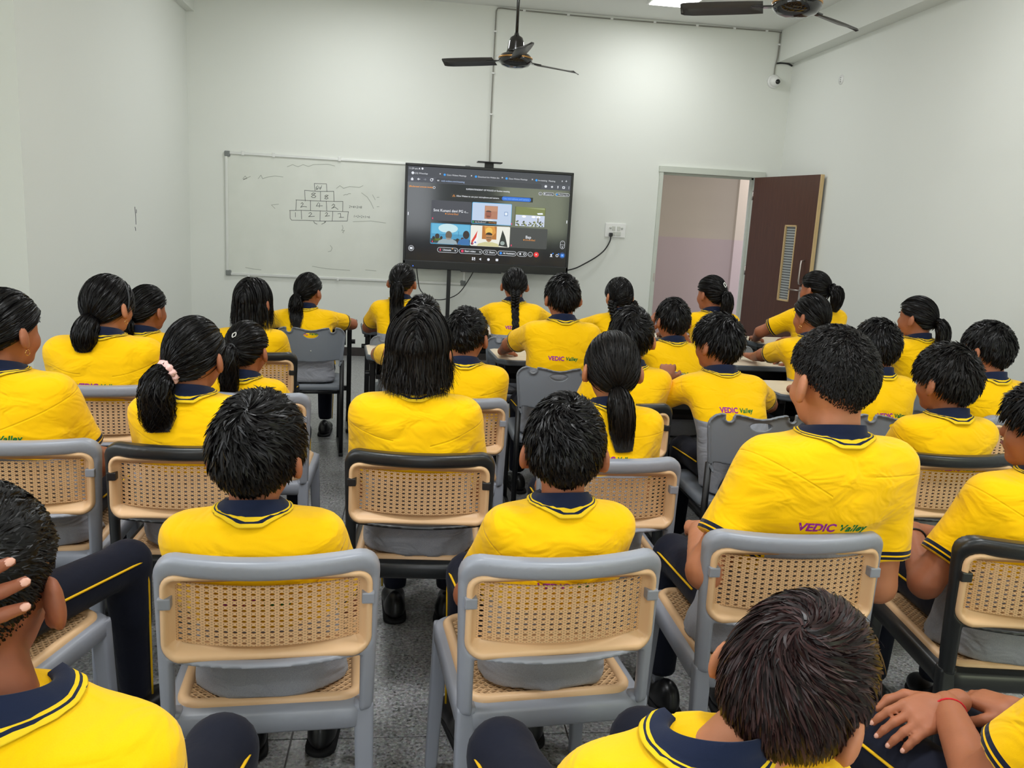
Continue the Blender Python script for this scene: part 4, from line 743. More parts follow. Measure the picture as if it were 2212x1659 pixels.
SRAIL = [MB().tube([(s*0.185, -0.2, 0.405), (s*0.185, 0.17, 0.405)], 0.011, 8).me('side_rail', [M['blackmetal']], True) for s in (-1, 1)]; SCROSS = MB().tube([(-0.185, -0.19, 0.40), (0.185, -0.19, 0.40)], 0.010, 8).me('cross_bar', [M['blackmetal']], True)
RIVET = MB().lathe([(0, 0), (0.004, 0), (0.004, 0.003), (0, 0.0035)], 10).me('rivet', [M['alu']], True)
def school_chair(x, yback, rz, label):
    c, s = math.cos(rz), math.sin(rz); e = empty('school_chair', (x-s*0.205, yback+c*0.205, 0), rz); tag(e, label, 'chair', 'grey plastic school chairs')
    b = ob('backrest', SHELL, e); ob('rivet', RIVET, b, (0, ys(0)-0.004, 0.66), (PI/2, 0, 0)); ob('seat', SEATG, e); ob('cross_bar', SCROSS, e)
    for m in SLEG: ob('leg', m, e)
    for m in SFEET: ob('foot_bar', m, e)
    for m in SRAIL: ob('side_rail', m, e)
    return e
# --- student desk
def desk_poly(k):
    P = [(-0.225, -0.205), (0.225, -0.205), (0.275, -0.165), (0.305, 0.17), (0.275, 0.205), (-0.275, 0.205), (-0.305, 0.17), (-0.275, -0.165)]
    return [(x*k, y*k) for x, y in P]
DTOP = MB().prism(desk_poly(0.965), 0.722, 0.7425).me('top_board', [M['desktop']]); DEDGE = MB().loft([[(x, y, z) for x, y in desk_poly(k)] for k, z in ((0.93, 0.712), (0.985, 0.712), (1.0, 0.718), (1.0, 0.736), (0.985, 0.742), (0.96, 0.742))], 0, False).add([(x, y, 0.714) for x, y in desk_poly(0.94)], [tuple(range(7, -1, -1))]).me('edge_band', [M['edge']])
DLEG = [MB().box((s*0.25-0.016, 0.03, 0.02), (s*0.25+0.016, 0.075, 0.712), 0, 0.005).me('leg', [M['blackmetal']]) for s in (-1, 1)]
DFOOT = [MB().box((s*0.25-0.018, -0.19, 0.0), (s*0.25+0.018, 0.20, 0.03), 0, 0.008).me('foot', [M['black']]) for s in (-1, 1)]
DARM = [MB().box((s*0.25-0.014, -0.15, 0.69), (s*0.25+0.014, 0.17, 0.713), 0, 0.004).tube([(s*0.25+s*0.014, 0.05, 0.60), (s*0.25+s*0.04, 0.05, 0.60)], 0.016, 10).me('support_arm', [M['blackmetal']]) for s in (-1, 1)]
DBAR = MB().box((-0.24, 0.035, 0.25), (0.24, 0.07, 0.285), 0, 0.004).me('cross_bar', [M['blackmetal']])
DTRAY = MB().box((-0.225, -0.12, 0.60), (0.225, 0.16, 0.606)).box((-0.225, -0.12, 0.60), (-0.219, 0.16, 0.70)).box((0.219, -0.12, 0.60), (0.225, 0.16, 0.70)).box((-0.225, 0.155, 0.60), (0.225, 0.161, 0.70)).box((-0.225, -0.12, 0.60), (0.225, -0.114, 0.625)).me('book_tray', [M['black']])
def desk(x, y, rz, label):
    e = empty('student_desk', (x, y, 0), rz); tag(e, label, 'desk', 'student desks')
    t = ob('top_board', DTOP, e); ob('edge_band', DEDGE, t); ob('cross_bar', DBAR, e); ob('book_tray', DTRAY, e)
    for m in DLEG: ob('leg', m, e)
    for m in DFOOT: ob('foot', m, e)
    for m in DARM: ob('support_arm', m, e)
for x, y, rz, lb in ((-0.66, 5.83, 0.08, 'pale topped desk in front of the ponytailed girl below the whiteboard'), (-0.03, 5.66, 0.0, 'pale topped desk of the long haired girl left of the screen stand'),
    (0.68, 5.68, 0, 'pale topped desk in front of the girl with one long braid'), (1.33, 5.68, 0, 'pale topped desk in front of the girl with two braids'), (1.98, 5.68, 0, 'pale topped desk in front of the girl wearing a white hair clip'),
    (2.68, 5.72, 0.03, 'pale topped desk beside the open door'), (0.05, 4.66, 0.0, 'pale topped desk with a brown elbow on it, left of the middle aisle'), (0.76, 4.66, -0.03, 'pale topped desk in front of the tall boy sitting before the screen'),
    (1.40, 4.66, 0.0, 'pale topped desk where the boy props his cheeks'), (2.10, 4.75, 0.0, 'pale topped desk with an outstretched brown forearm on it'), (2.80, 4.85, 0.0, 'pale topped desk of the girl sitting against the right wall'),
    (1.42, 3.88, 0.0, 'pale topped desk the boy with turned head leans on'), (2.04, 3.90, 0.0, 'pale topped desk touching the right side of the leaning boy\'s desk')):
    desk(x, y, rz, lb)
# ================================================================== pupils
HE = np.array([0.076, 0.097, 0.099])          # scalp ellipsoid in the head frame
def unit(v): return v/(np.linalg.norm(v, axis=-1, keepdims=True)+1e-9)
def ribbons(P, Nm, W):
    T = np.gradient(P, axis=1); S_ = unit(np.cross(T, Nm)); a_ = np.clip(rng.normal(size=(len(P), 1, 1))*0.55, -1.1, 1.1); S_ = S_*np.cos(a_)+unit(Nm)*np.sin(a_); L = P-S_*W[..., None]/2; R = P+S_*W[..., None]/2
    n, k = P.shape[:2]; V = np.stack([L, R], 2).reshape(-1, 3)
    b = (np.arange(n)*k*2)[:, None]+(np.arange(k-1)*2)[None, :]; b = b.ravel()
    return V, np.stack([b, b+1, b+3, b+2], 1)
def hairline(az, girl):
    return np.interp(np.abs(az), [0, 0.7, 1.25, 1.6, 1.95, 2.4, PI], [0.42, 0.30, 0.02, 0.0, -0.26, -0.48, -0.66] if not girl else [0.50, 0.36, 0.05, 0.06, -0.30, -0.60, -0.68])
def scalp_cap(thick, girl, whorl=None, fade=1.0, up=0.0):
    na, nr = 44, 14; V = []; 
    for r in range(nr):
        t = r/(nr-1)
        for a in range(na):
            az = -PI+2*PI*a/na; zl = hairline(az, girl); zl = zl+up*np.clip((0.3-zl)/0.3, 0, 1); th1 = math.acos(zl); th = th1*t if r else 0.0001
            n_ = np.array([math.sin(th)*math.sin(az), math.sin(th)*math.cos(az), math.cos(th)]); k = min(1, (1-t)*4.5); low = np.clip((0.25-n_[2])/0.8, 0, 1)
            V.append(n_*HE*(1+0.01)+n_*(thick*(0.35+0.65*k)*(1-fade*0.72*low)*(0.3+0.7*min(1, k*2))))
    F = [(r*na+a, r*na+(a+1) % na, (r+1)*na+(a+1) % na, (r+1)*na+a) for r in range(nr-1) for a in range(na)]
    return np.array(V), np.array([f_[::-1] for f_ in F])
def scalp_roots(n, girl, rg):
    v = unit(rg.normal(size=(int(n*2.6), 3))); az = np.arctan2(v[:, 0], v[:, 1]); k = v[:, 2] > hairline(az, girl)+0.01
    return v[k][:n]
def flow_strands(roots, flow, nseg, length, off0, off1, width, rg, cling=0.8, jit=0.25, grav=0.0):
    n = len(roots); P = np.zeros((n, nseg+1, 3)); Nn = np.zeros_like(P); p = roots*HE*(1+off0[:, None]/0.09); step = length/nseg; jv = rg.normal(size=(n, 3))*jit
    for i in range(nseg+1):
        nn = unit(p/HE**2); P[:, i] = p; Nn[:, i] = nn
        d = flow(unit(p/HE), p, i/nseg)+jv*(0.4+0.6*i/nseg); d = d-nn*(d*nn).sum(1, keepdims=True)*cling; d = unit(d)
        if grav: d = unit(d+np.array([0, 0, -grav])*(i/nseg))
        p = p+d*step[:, None]; t = (i+1)/nseg; lvl = np.linalg.norm(p/HE, axis=1); want = 1+(off0+(off1-off0)*t)/0.09
        s = np.where(lvl < want, want/lvl, np.where(cling > 0.5, 1+(want/lvl-1)*0.5*cling, 1.0)); p = p*s[:, None]
    t = np.linspace(0, 1, nseg+1); W = width[:, None]*(1-t**3*0.85)[None, :]
    return P, Nn, W
class Hair:
    def __init__(s, rg): s.V = []; s.F = []; s.T = []; s.n = 0; s.rg = rg
    def add(s, V, F, tone):
        s.V.append(V); s.F.append(F+s.n); s.n += len(V); s.T.append(np.full(len(V), tone) if np.isscalar(tone) else tone)
    def rib(s, P, Nn, W):
        V, F = ribbons(P, Nn, W); k = P.shape[1]*2; s.add(V, F, np.repeat(s.rg.random(len(P))**2, k))
def away(w_, swirl):
    w_ = unit(np.array(w_, float))
    def f(n, p, t):
        c = (n@w_)[:, None]; a = -(w_-n*c); a = unit(a); b = np.cross(n, a); sw = swirl*np.exp(-(1-c)*1.3); return a*np.cos(sw)+b*np.sin(sw)+np.array([0, 0.0, -0.25])*(n[:, 2:3] < 0.2)
    return f
def toward(t_):
    t_ = unit(np.array(t_, float))
    def f(n, p, t): return unit(t_-n*(n@t_)[:, None])
    return f
def boy_hair(H, n, spec):
    rg = H.rg; w_ = spec.get('whorl', (0.12, -0.62, 0.78)); L = spec.get('len', 0.045); lift = spec.get('lift', 0.010); th = spec.get('thick', 0.014); fade = spec.get('fade', 0.7)
    up = spec.get('up', 0.0); V, F = scalp_cap(th, False, fade=fade, up=up); H.add(V, F, 0.0)
    r = scalp_roots(n, False, rg); low = np.clip((0.35-r[:, 2])/0.9, 0, 1); k = 1-fade*low
    if up: zl = hairline(np.arctan2(r[:, 0], r[:, 1]), False); ab = np.clip((r[:, 2]-zl)/(up*1.15), 0, 1); keep = rg.random(len(r)) < 0.25+0.75*ab; r, k, ab = r[keep], (k*(0.10+0.90*ab))[keep], ab[keep]
    m = len(r); P = flow_strands(r, away(w_, spec.get('swirl', 0.9)), 5, L*(0.7+0.6*rg.random(m))*np.maximum(k, 0.25 if not up else 0.22), th*k*(0.65+0.4*rg.random(m)), (th*1.1+lift*rg.random(m)**1.5)*np.maximum(k, 0.22 if not up else 0.10), 1.15*spec.get('w', 0.0045)*(0.6+0.8*rg.random(m)), rg, 0.75, spec.get('jit', 0.28)); H.rib(*P)
    wv = unit(np.array(w_, float)); q = unit(wv+rg.normal(size=(n//14, 3))*0.16); m = len(q); H.rib(*flow_strands(q, away(w_, 0.35), 6, L*0.75*(0.6+0.6*rg.random(m)), th*(0.75+0.3*rg.random(m)), th+lift*0.8*rg.random(m), spec.get('w', 0.0045)*(0.6+0.7*rg.random(m)), rg, 0.75, 0.2))
    if spec.get('fringe', True):     # longer locks falling to the front
        r2 = r[(r[:, 2] > 0.55) & (r[:, 1] > -0.1)][:n//6]; m = len(r2)
        if m: H.rib(*flow_strands(r2, lambda nn, p, t: np.tile(np.array([0.25, 1.0, -0.1]), (len(p), 1)), 6, L*1.2*(0.7+0.6*rg.random(m)), np.full(m, th), th+lift*1.2*rg.random(m), 0.004*(0.6+0.8*rg.random(m)), rg, 0.6, 0.3))
def tied_cap(H, n, tie, th=0.011, girl=True):
    rg = H.rg; V, F = scalp_cap(th, girl, fade=0.25); H.add(V, F, 0.0); r = scalp_roots(n, girl, rg); m = len(r); t_ = unit(np.array(tie, float))
    ang = np.arccos(np.clip(r@t_, -1, 1)); L = np.clip(ang*0.088, 0.01, 0.16)
    H.rib(*flow_strands(r, toward(tie), 7, L, th*(0.95+0.22*rg.random(m)), th*(1.0+0.35*rg.random(m)), 0.0036*(0.6+0.8*rg.random(m)), rg, 0.9, 0.12))
def curve(ctrl, k):
    P = np.array(ctrl, float); t = np.linspace(0, len(P)-1, k); i = np.clip(t.astype(int), 0, len(P)-2); u = (t-i)[:, None]
    p0, p1, p2, p3 = P[np.clip(i-1, 0, None)], P[i], P[i+1], P[np.clip(i+2, None, len(P)-1)]
    return 0.5*((2*p1)+(-p0+p2)*u+(2*p0-5*p1+4*p2-p3)*u*u+(-p0+3*p1-3*p2+p3)*u**3)
def tail(H, ctrl, rad, n, wave=0.004, kk=11, flare=0.0):
    """hanging hair: strands following a centre line inside a radius profile"""
    rg = H.rg; C = curve(ctrl, kk); R = np.interp(np.linspace(0, 1, kk), np.linspace(0, 1, len(rad)), rad)
    mb = MB().tube(C, list(R*0.82), 10, sy=0.85); H.add(np.array(mb.V), np.array([f_ for f_ in mb.F if len(f_) == 4]), 0.0)
    T = unit(np.gradient(C, axis=0)); A = unit(np.cross(T, np.array([0.0, 1.0, 0.15]))); B = np.cross(A, T)
    q = rg.random(n)*2*PI; rr = 0.62+0.42*rg.random(n)**0.7; ph = rg.random(n)*6.28; fr = 1.0+2.2*rg.random(n); s = np.linspace(0, 1, kk); e = 0.78+0.3*rg.random(n)
    S2 = s[None, :]*e[:, None]; ix = np.clip(S2*(kk-1), 0, kk-1.001); i0 = ix.astype(int); u = (ix-i0)[..., None]
    def lp(X_): return X_[i0]*(1-u)+X_[np.minimum(i0+1, kk-1)]*u
    c, a, b = lp(C), lp(A), lp(B); rad_ = lp(R[:, None])[..., 0]*rr[:, None]*(1+flare*S2**2*rg.random(n)[:, None]); w2 = wave*S2*np.sin(ph[:, None]+fr[:, None]*6.28*S2); q2 = q[:, None]+0.35*np.sin(ph[:, None]+2*S2)
    D = a*np.cos(q2)[..., None]+b*np.sin(q2)[..., None]*0.9; P = c+D*rad_[..., None]+a*w2[..., None]+b*w2[..., None]*0.5
    H.rib(P, D, (0.0045*(0.6+0.8*rg.random(n)))[:, None]*(1-s**3*0.8)[None, :])
def loose(H, n, length, girl=True, part=0.0, wave=0.008, th=0.014):
    rg = H.rg; V, F = scalp_cap(th*0.75, girl, fade=0.0); H.add(V, F, 0.0); r = scalp_roots(n, girl, rg); m = len(r)
    def fl(nn, p, t):
        sd = np.sign(p[:, 0:1]-part*0.05)*0.9*np.clip(nn[:, 2:3], 0.0, 1); return np.concatenate([sd, -0.35*np.clip(nn[:, 2:3], 0, 1), -0.9*np.ones((len(p), 1))], 1)
    fk = rg.normal(size=m)*0.6+0.25; ns = 14; P = np.zeros((m, ns+1, 3)); Nn = np.zeros_like(P); p = r*HE*(1+th*0.8/0.09); zend = -length+0.06*(rg.random(m)-0.35); ph = rg.random(m)*6.28; off = th*(0.85+0.4*rg.random(m)); st = np.maximum((p[:, 2]-zend)*1.12, 0.03)/ns; bx = 0.084+0.018*rg.random(m); by = 0.100+0.018*rg.random(m)
    for i in range(ns+1):
        nn = unit(p/HE**2); nn[:, 2] *= np.where(p[:, 2] < -0.02, 0.1, 1.0); nn = unit(nn); P[:, i] = p; Nn[:, i] = nn; t = i/ns
        d = fl(unit(p/HE), p, t)+rg.normal(size=(m, 3))*0.05; low = (p[:, 2:3] < -0.01); d = np.where(low, np.array([0, 0, -1.0])+(p*np.array([1.0, 1.0, 0])/0.1)*(fk*max(0, t-0.62)*2.2)[:, None]+np.stack([np.sin(ph+9*t), np.cos(ph*1.7+8*t), np.zeros(m)], 1)*wave*28*t*0.9, d-nn*(d*nn).sum(1, keepdims=True)*0.9)
        p = p+unit(d)*st[:, None]; lvl = np.linalg.norm(p/HE, axis=1); want = 1+off/0.09; up_ = p[:, 2] > -0.01; s = np.where(lvl < want, want/lvl, np.where(up_, 1+(want/lvl-1)*0.6, 1)); s = np.where(up_, s, 1.0); p = p*s[:, None]
        rho = np.sqrt((p[:, 0]/bx)**2+(p[:, 1]/by)**2); tgt = 1+0.10*np.sin(ph*3)*np.clip((-p[:, 2]-0.04)/0.12, 0, 1); k = np.where((~up_), (rho+(tgt-rho)*0.45)/rho, 1.0); fr = p[:, 1] > 0.03; k = np.where(fr, 1.0, k); p[:, 0] *= k; p[:, 1] *= k
    tt = np.linspace(0, 1, ns+1); H.rib(P, Nn, (0.0036*(0.6+0.8*rg.random(m)))[:, None]*(1-tt**3*0.8)[None, :])
def braid(H, ctrl, r0, r1, turns):
    k = int(turns*14); C = curve(ctrl, k); T = unit(np.gradient(C, axis=0)); A = unit(np.cross(T, np.array([0.0, 1.0, 0.1]))); B = np.cross(A, T); s = np.linspace(0, 1, k); R = r0+(r1-r0)*s
    for j in range(3):
        th = s*turns*2*PI+j*2*PI/3; Q = C+A*(R*1.05*np.sin(th))[:, None]+B*(R*0.75*np.sin(2*th))[:, None]
        mb = MB().tube(Q, list(R*0.62), 8, sy=0.85); H.add(np.array(mb.V), np.array([f_ for f_ in mb.F if len(f_) == 4]), 0.15*j)
def torus(R, r, nR=20, nr=8, arc=2*PI, sq=1.0):
    return MB().tube([(R*math.cos(arc*i/nR), R*sq*math.sin(arc*i/nR), 0) for i in range(nR+1)], r, nr, cap=arc < 6.2)
def ik(S_, W, l1, l2, pole):
    S_, W, pole = (np.asarray(v, float) for v in (S_, W, pole)); d = W-S_; D = np.linalg.norm(d)
    if D > (l1+l2)*0.985: W = S_+d/D*(l1+l2)*0.985; d = W-S_; D = np.linalg.norm(d)
    u = d/D; a = (l1*l1-l2*l2+D*D)/(2*D); h_ = math.sqrt(max(l1*l1-a*a, 0)); p = pole-u*(pole@u); p /= np.linalg.norm(p)+1e-9
    return S_+u*a+p*h_, W
def hand(W, fwd, up, side, curl, sc, h_):
    """one hand grown on the wrist W; returns mesh and fingertip frames"""
    y = unit(np.asarray(fwd, float)); z = np.asarray(up, float); z = unit(z-y*(z@y)); x = np.cross(y, z); R = np.stack([x, y, z], 1); tips = []
    L = lambda p: np.asarray(W)+R@(np.asarray(p, float)*sc)
    segs = [(L((0, -0.03, 0)), L((0, 0.02, 0)), 0.022*sc, 0.024*sc, 0.01)]
    for bx, ln, da in ((-0.027, 0.066, 0.10), (-0.009, 0.074, 0.03), (0.010, 0.069, -0.04), (0.027, 0.054, -0.12)):
        bx *= side; da *= -side; p = np.array([bx, 0.078, 0.002]); a = 0.18*curl
        segs.append((L((bx*0.8, 0.03, 0)), L(p), 0.0125*sc, 0.0095*sc, 0.010))
        for i, fr in enumerate((0.46, 0.30, 0.24)):
            a += curl*(0.55, 0.75, 0.5)[i]; q = p+ln*fr*np.array([math.sin(da)*math.cos(a), math.cos(da)*math.cos(a), -math.sin(a)]); segs.append((L(p), L(q), (0.0088-0.0008*i)*sc, (0.0080-0.0010*i)*sc, 0.003)); v = q-p; p = q
        tips.append((L(p), R@unit(v), R@unit(np.cross(np.array([1.0, 0, 0]), v))))
    s = -side; p0 = np.array([s*0.022, 0.018, -0.006]); p1 = p0+np.array([s*0.026, 0.026, -0.010]); p2 = p1+np.array([s*0.008, 0.028, -0.006-0.012*curl]); p3 = p2+np.array([-s*0.004, 0.022, -0.004-0.012*curl])
    for a, b, r1, r2 in ((p0, p1, 0.0135, 0.0110), (p1, p2, 0.0105, 0.0092), (p2, p3, 0.0092, 0.0074)): segs.append((L(a), L(b), r1*sc, r2*sc, 0.006))
    tips.append((L(p3), R@unit(p3-p2), R@unit(np.array([s*0.3, 0, 1.0]))))
    A = np.array([s_[0] for s_ in segs]+[s_[1] for s_ in segs]); lo, hi = A.min(0)-0.03, A.max(0)+0.03
    f = Fld(*[coords(l, u, h_) for l, u in zip(lo, hi)]); f.ell(L((0, 0.045, 0)), np.array([0.036, 0.046, 0.0145])*sc, R, 0.004)
    for a, b, r1, r2, k in segs: f.cone(a, b, r1, r2, k)
    V, F = f.net(); return V, F, tips
EYE = None
def face_parts():
    global EYE
    b = MB(); V = []; F = []
    bm = bmesh.new(); bmesh.ops.create_uvsphere(bm, u_segments=14, v_segments=10, radius=0.0125); bm.verts.index_update(); V = [v.co[:] for v in bm.verts]; F = [[v.index for v in f_.verts] for f_ in bm.faces]; mi = [1 if f_.calc_center_median().y > 0.0078 else 0 for f_ in bm.faces]; bm.free()
    eye = mesh('eye', V, F, [M['eye'], M['iris']], mi); br = MB().tube([(-0.016, 0.0, -0.003), (-0.006, 0.003, 0.002), (0.006, 0.003, 0.002), (0.016, -0.002, -0.002)], [0.001, 0.003, 0.003, 0.0012], 6).me('eyebrow', [HM['black']], True)
    lip = MB().tube([(-0.022, -0.008, 0), (-0.010, 0.0, 0.002), (0, 0.002, 0.0005), (0.010, 0.0, 0.002), (0.022, -0.008, 0)], [0.001, 0.005, 0.0055, 0.005, 0.001], 8).me('lips', [M['lip']], True)
    EYE = (eye, br, lip)
face_parts()
f = Fld(coords(-0.06, 0.06, 0.007), coords(-0.11, 0.17, 0.007), coords(-0.01, 0.11, 0.007))
f.ell((0, 0.02, 0.035), (0.042, 0.125, 0.034)); f.ell((0, -0.05, 0.055), (0.036, 0.05, 0.05)); f.ell((0, 0.09, 0.03), (0.044, 0.06, 0.028)); f.F = np.maximum(f.F, 0.006-f.c[2][None, None, :])
SV, SFc = f.net(); SHOE = mesh('shoe', SV, SFc, [M['shoe']]); SOLE = MB().loft([[(x*k, y*k+0.02, z) for x, y in rrect(0.043, 0.128, 0.042, 5)] for k, z in ((0.97, 0.0), (1.0, 0.004), (1.0, 0.012), (0.97, 0.016))]).me('sole', [M['sole']], True)
ZS = 0.455
TV_AT = np.array([0.77, 8.74])
def person(origin, rz, head, label, hs=1.0, bs=1.0, fat=1.0, hair=None, skin_=0, arms=None, hyaw=None, hpit=0.0, hrol=0.0, res=0.010, nh=3000, hm='black', legs=None, lean=0.0, seed=1, bust=0.0, extras=(), neck=0.125, shz=0.0, Nw=None):
    nh = int(nh*(0.72 if res < 0.0095 else 0.62))
    rg = np.random.default_rng(seed); O = np.array([origin[0], origin[1], 0.0]); c, s = math.cos(rz), math.sin(rz); RL = np.array([[c, s, 0], [-s, c, 0], [0, 0, 1.0]])
    loc = lambda p: RL@(np.asarray(p, float)-O)
    root = empty('person', tuple(O), rz); tag(root, label, 'person', 'pupils in yellow polo shirts')
    hk = (hair or {'k': 'boy'})['k']; Hc = loc(head)-np.array([0, 0, (0.122 if hk == 'boy' else 0.116)*hs])
    if hyaw is None: hyaw = -math.atan2(TV_AT[0]-head[0], TV_AT[1]-head[1])
    RH = rotm(hyaw-rz, hpit, hrol); hl = lambda p: Hc+RH@(np.asarray(p, float)*hs)
    N = Hc+np.array([0, 0, -neck*hs])+RH@np.array([0, -0.028, 0.0])*hs+(RH@np.array([0, 0, -1.0])+np.array([0, 0, 1.0]))*0.09*hs
    if Nw is not None: N = loc(Nw)
    P0 = np.array([0.0, -0.075]); Nz = N[2]+shz; wb_, db_ = bs*fat, bs*fat
    cx = lambda u: P0[0]+(N[0]-P0[0])*u; cy = lambda u: np.maximum(P0[1]+(N[1]-P0[1])*np.clip(u, 0, 2)**1.15-0.02*np.sin(PI*np.clip(u, 0, 1)), np.interp(u, KU, KB)-0.232-0.6*np.clip(ZS+u*(Nz-ZS)-0.80, 0, 1))
    KU = [-0.1, 0, 0.2, 0.45, 0.68, 0.84, 0.92, 0.97, 1.02, 1.1]; rx, ry = 0.0475*bs**0.6*hs**0.4+0.004, 0.050*bs**0.6*hs**0.4+0.004
    KA = np.array([0.15, 0.152, 0.150, 0.140, 0.150, 0.158, 0.150, 0.122, 0, 0])*wb_; KB = np.array([0.11, 0.112, 0.108, 0.098, 0.102, 0.094, 0.082, 0.070, 0, 0])*db_; KA[8:] = (rx+0.012, rx+0.004); KB[8:] = (ry+0.008, ry+0.003)
    def torso(f, inset=0.0, noise=0.0):
        sl, X, Y, Z = f.sub((-0.5, -0.6, ZS-0.05), (0.5, 0.7, Nz+0.06)); u = (Z-ZS)/(Nz-ZS); a = np.interp(u, KU, KA)-inset; b = np.interp(u, KU, KB)-inset
        dx, dy = X-cx(np.clip(u, -0.1, 1.2)), Y-cy(np.clip(u, 0, 1.2)); n_ = 2.5; rho = ((np.abs(dx)/a)**n_+(np.abs(dy)/b)**n_)**(1/n_); d = (rho-1)*np.minimum(a, b); d = np.maximum(d, ZS-0.0-Z); d = np.maximum(d, (Z-Nz-0.006) if not inset else (Z-Nz+0.014))
        if noise:
            w_ = 0
            for i in range(5):
                k = rg.normal(size=3)*np.array([30, 26, 42]); w_ = w_+np.sin(k[0]*X+k[1]*Y+k[2]*Z+rg.random()*6.28)
            d = d+w_*noise*(np.clip(1.05-u, 0.12, 0.6)*1.6)
        f.put(sl, d.astype(np.float32), 0.0)
    # arms
    arms = dict(arms or {}); l1, l2 = 0.245*bs, 0.205*bs; AR = {}
    for sd, sn in ((-1, 'L'), (1, 'R')):
        Sx = np.array([N[0]+sd*0.124*wb_, cy(0.88)+0.01, Nz-0.056*bs]); a = arms.get(sn, 'lap'); fwd, up, curl = (-0.35*sd, 0.9, -0.15), (0, 0.15, 1), 0.5
        if isinstance(a, str):
            if a == 'lap': Wt = np.array([sd*0.085, 0.22, ZS+0.175]); pole = (sd*0.4, -0.75, -0.4)
            elif a == 'desk': Wt = np.array([sd*0.09, 0.42, 0.775]); pole = (sd*1.0, -0.2, -0.35); fwd = (-0.8*sd, 0.5, -0.05)
            elif a == 'deskout': Wt = np.array([sd*0.21, 0.41, 0.775]); pole = (sd*1.0, -0.3, -0.2); fwd = (-0.3*sd, 0.8, -0.05)
        else:
            Wt = loc(a['w']) if 'w' in a else np.array(a['l']); pole = a.get('pole', (sd*0.7, -0.6, -0.4)); fwd = a.get('fwd', fwd); up = a.get('up', up); curl = a.get('curl', 0.5)
            if 'wf' in a: fwd = RL@np.array(a['wf'], float); up = RL@np.array(a['wu'], float)
        E, Wt = ik(Sx, Wt, l1, l2, pole); AR[sn] = (sd, Sx, E, Wt, fwd, up, curl)
    # shirt
    pts = np.array([v for A in AR.values() for v in (A[1], A[2])]); lo = np.minimum(pts.min(0)-0.09, [N[0]-0.24*wb_, min(-0.24, N[1]-0.17), ZS-0.03]); hi = np.maximum(pts.max(0)+0.09, [N[0]+0.24*wb_, max(0.16, N[1]+0.18), Nz+0.06]); lo = np.minimum(lo, [-0.2*wb_, -0.24, ZS-0.03]); hi = np.maximum(hi, [0.2*wb_, 0.14, 0])
    f = Fld(*[coords(l, u, res) for l, u in zip(lo, hi)]); torso(f, 0.0, 0.0014); cutf = 0.74
    for sn, (sd, Sx, E, Wt, *_r) in AR.items(): f.cone(Sx, E, 0.053*bs*fat**0.5, 0.056*bs*fat**0.5, 0.045, cut=cutf)
    if bust: f.ell((N[0], cy(0.6)+0.08*bs, ZS+0.58*(Nz-ZS)), (0.11*bs, 0.06*bs, 0.07*bs), None, 0.05)
    V, F = f.net(); kz = (Nz-ZS)/math.hypot(Nz-ZS, N[1]-P0[1]); kz = kz**2.2; zb = Nz-0.208*bs*kz; cut = np.full((len(V), 3), 1.0); cut[:, 0] = V[:, 2]-zb+0.006*np.sin(V[:, 0]*14+seed); 
    for sn, (sd, Sx, E, Wt, *_r) in AR.items():
        v = E-Sx; L = np.linalg.norm(v); t = (V-Sx)@v/L**2; dd = np.linalg.norm(V-Sx-np.clip(t, 0, 1)[:, None]*v, axis=1); m = (dd < 0.074*bs) & (t > 0.3) & (t < cutf+0.1); cut[m, 1] = (cutf-t[m])*L; cut[m, 0] = 1.0
        cut[:, 2] = np.where((V[:, 0]-N[0])*sd > 0.05, np.where(np.abs(t-0.04) < 0.3, t*L-0.012, cut[:, 2]), cut[:, 2])
    so = ob('polo_shirt', mesh('polo_shirt', V, F, [M['shirt']], attrs={'cut': cut}), root); so['label'] = 'yellow polo shirt with grey lower part'; shirt = f
    # lettering on the back
    def lettering(body, x0, wid, m, shear, bold, sp):
        T, TF = text_mesh(body, 1.0, shear, bold, 'LEFT', sp); a, b = T[:, 0].min(), T[:, 0].max(); sc = wid/(b-a); zt = zb+0.055*bs*kz; u = (zt-ZS)/(Nz-ZS); Q = np.zeros((len(T), 3)); Q[:, 0] = cx(u)+x0+(T[:, 0]-a)*sc; Q[:, 2] = zt+T[:, 1]*sc; Q[:, 1] = cy(u)-0.19*bs*fat; done = np.zeros(len(T), bool)
        for _ in range(90): hit = f.sample(Q) < 0.0022; done |= hit; Q[~done, 1] += 0.0022
        ob('lettering', mesh('lettering', Q, TF, [m], smooth=False), so)
    lettering('VEDIC', -0.068*bs, 0.072*bs, M['purple'], 0, 0.035, 1.0); lettering('Valley', 0.012*bs, 0.056*bs, M['green'], 0.18, 0.03, 1.05)
    # collar
    na = 40; rows = [(0.98, -0.03, 0), (1.0, 0.014, 0), (1.05, 0.024, 0), (1.12, 0.025, 0), (1.22, 0.012, 0), (1.32, -0.002, 0), (1.38, -0.007, 1), (1.43, -0.010, 0), (1.49, -0.014, 1), (1.51, -0.017, 1), (1.44, -0.017, 0)]; CV = []; nd = np.clip(unit(Hc-N), -0.3, 0.3)
    for (k, z, _m) in rows:
        for i in range(na+1):
            q = (-2.55+5.1*i/na); bk = math.cos(q); fl = (1+0.10*abs(q/2.55)**2)*(1-0.10*max(bk, 0)) if k > 1.2 else 1
            CV.append((N[0]+rx*k*fl*math.sin(q)+nd[0]*(z+0.01)*0.6, N[1]-0.004-ry*k*fl*bk*1.02+nd[1]*(z+0.01)*0.6, Nz+0.008+0.010*bk-0.02*(1-bk)*0.5+z*1.15))
    CV = np.array(CV); nr = len(rows); ro = np.repeat(np.arange(nr), na+1); m = ro >= 4; Q = CV[m].copy(); base = Q[:, 2].copy(); need = np.interp(ro[m], [4, 5, 9, 10], [0.010, 0.007, 0.006, 0.002]); Q[:, 2] -= 0.035
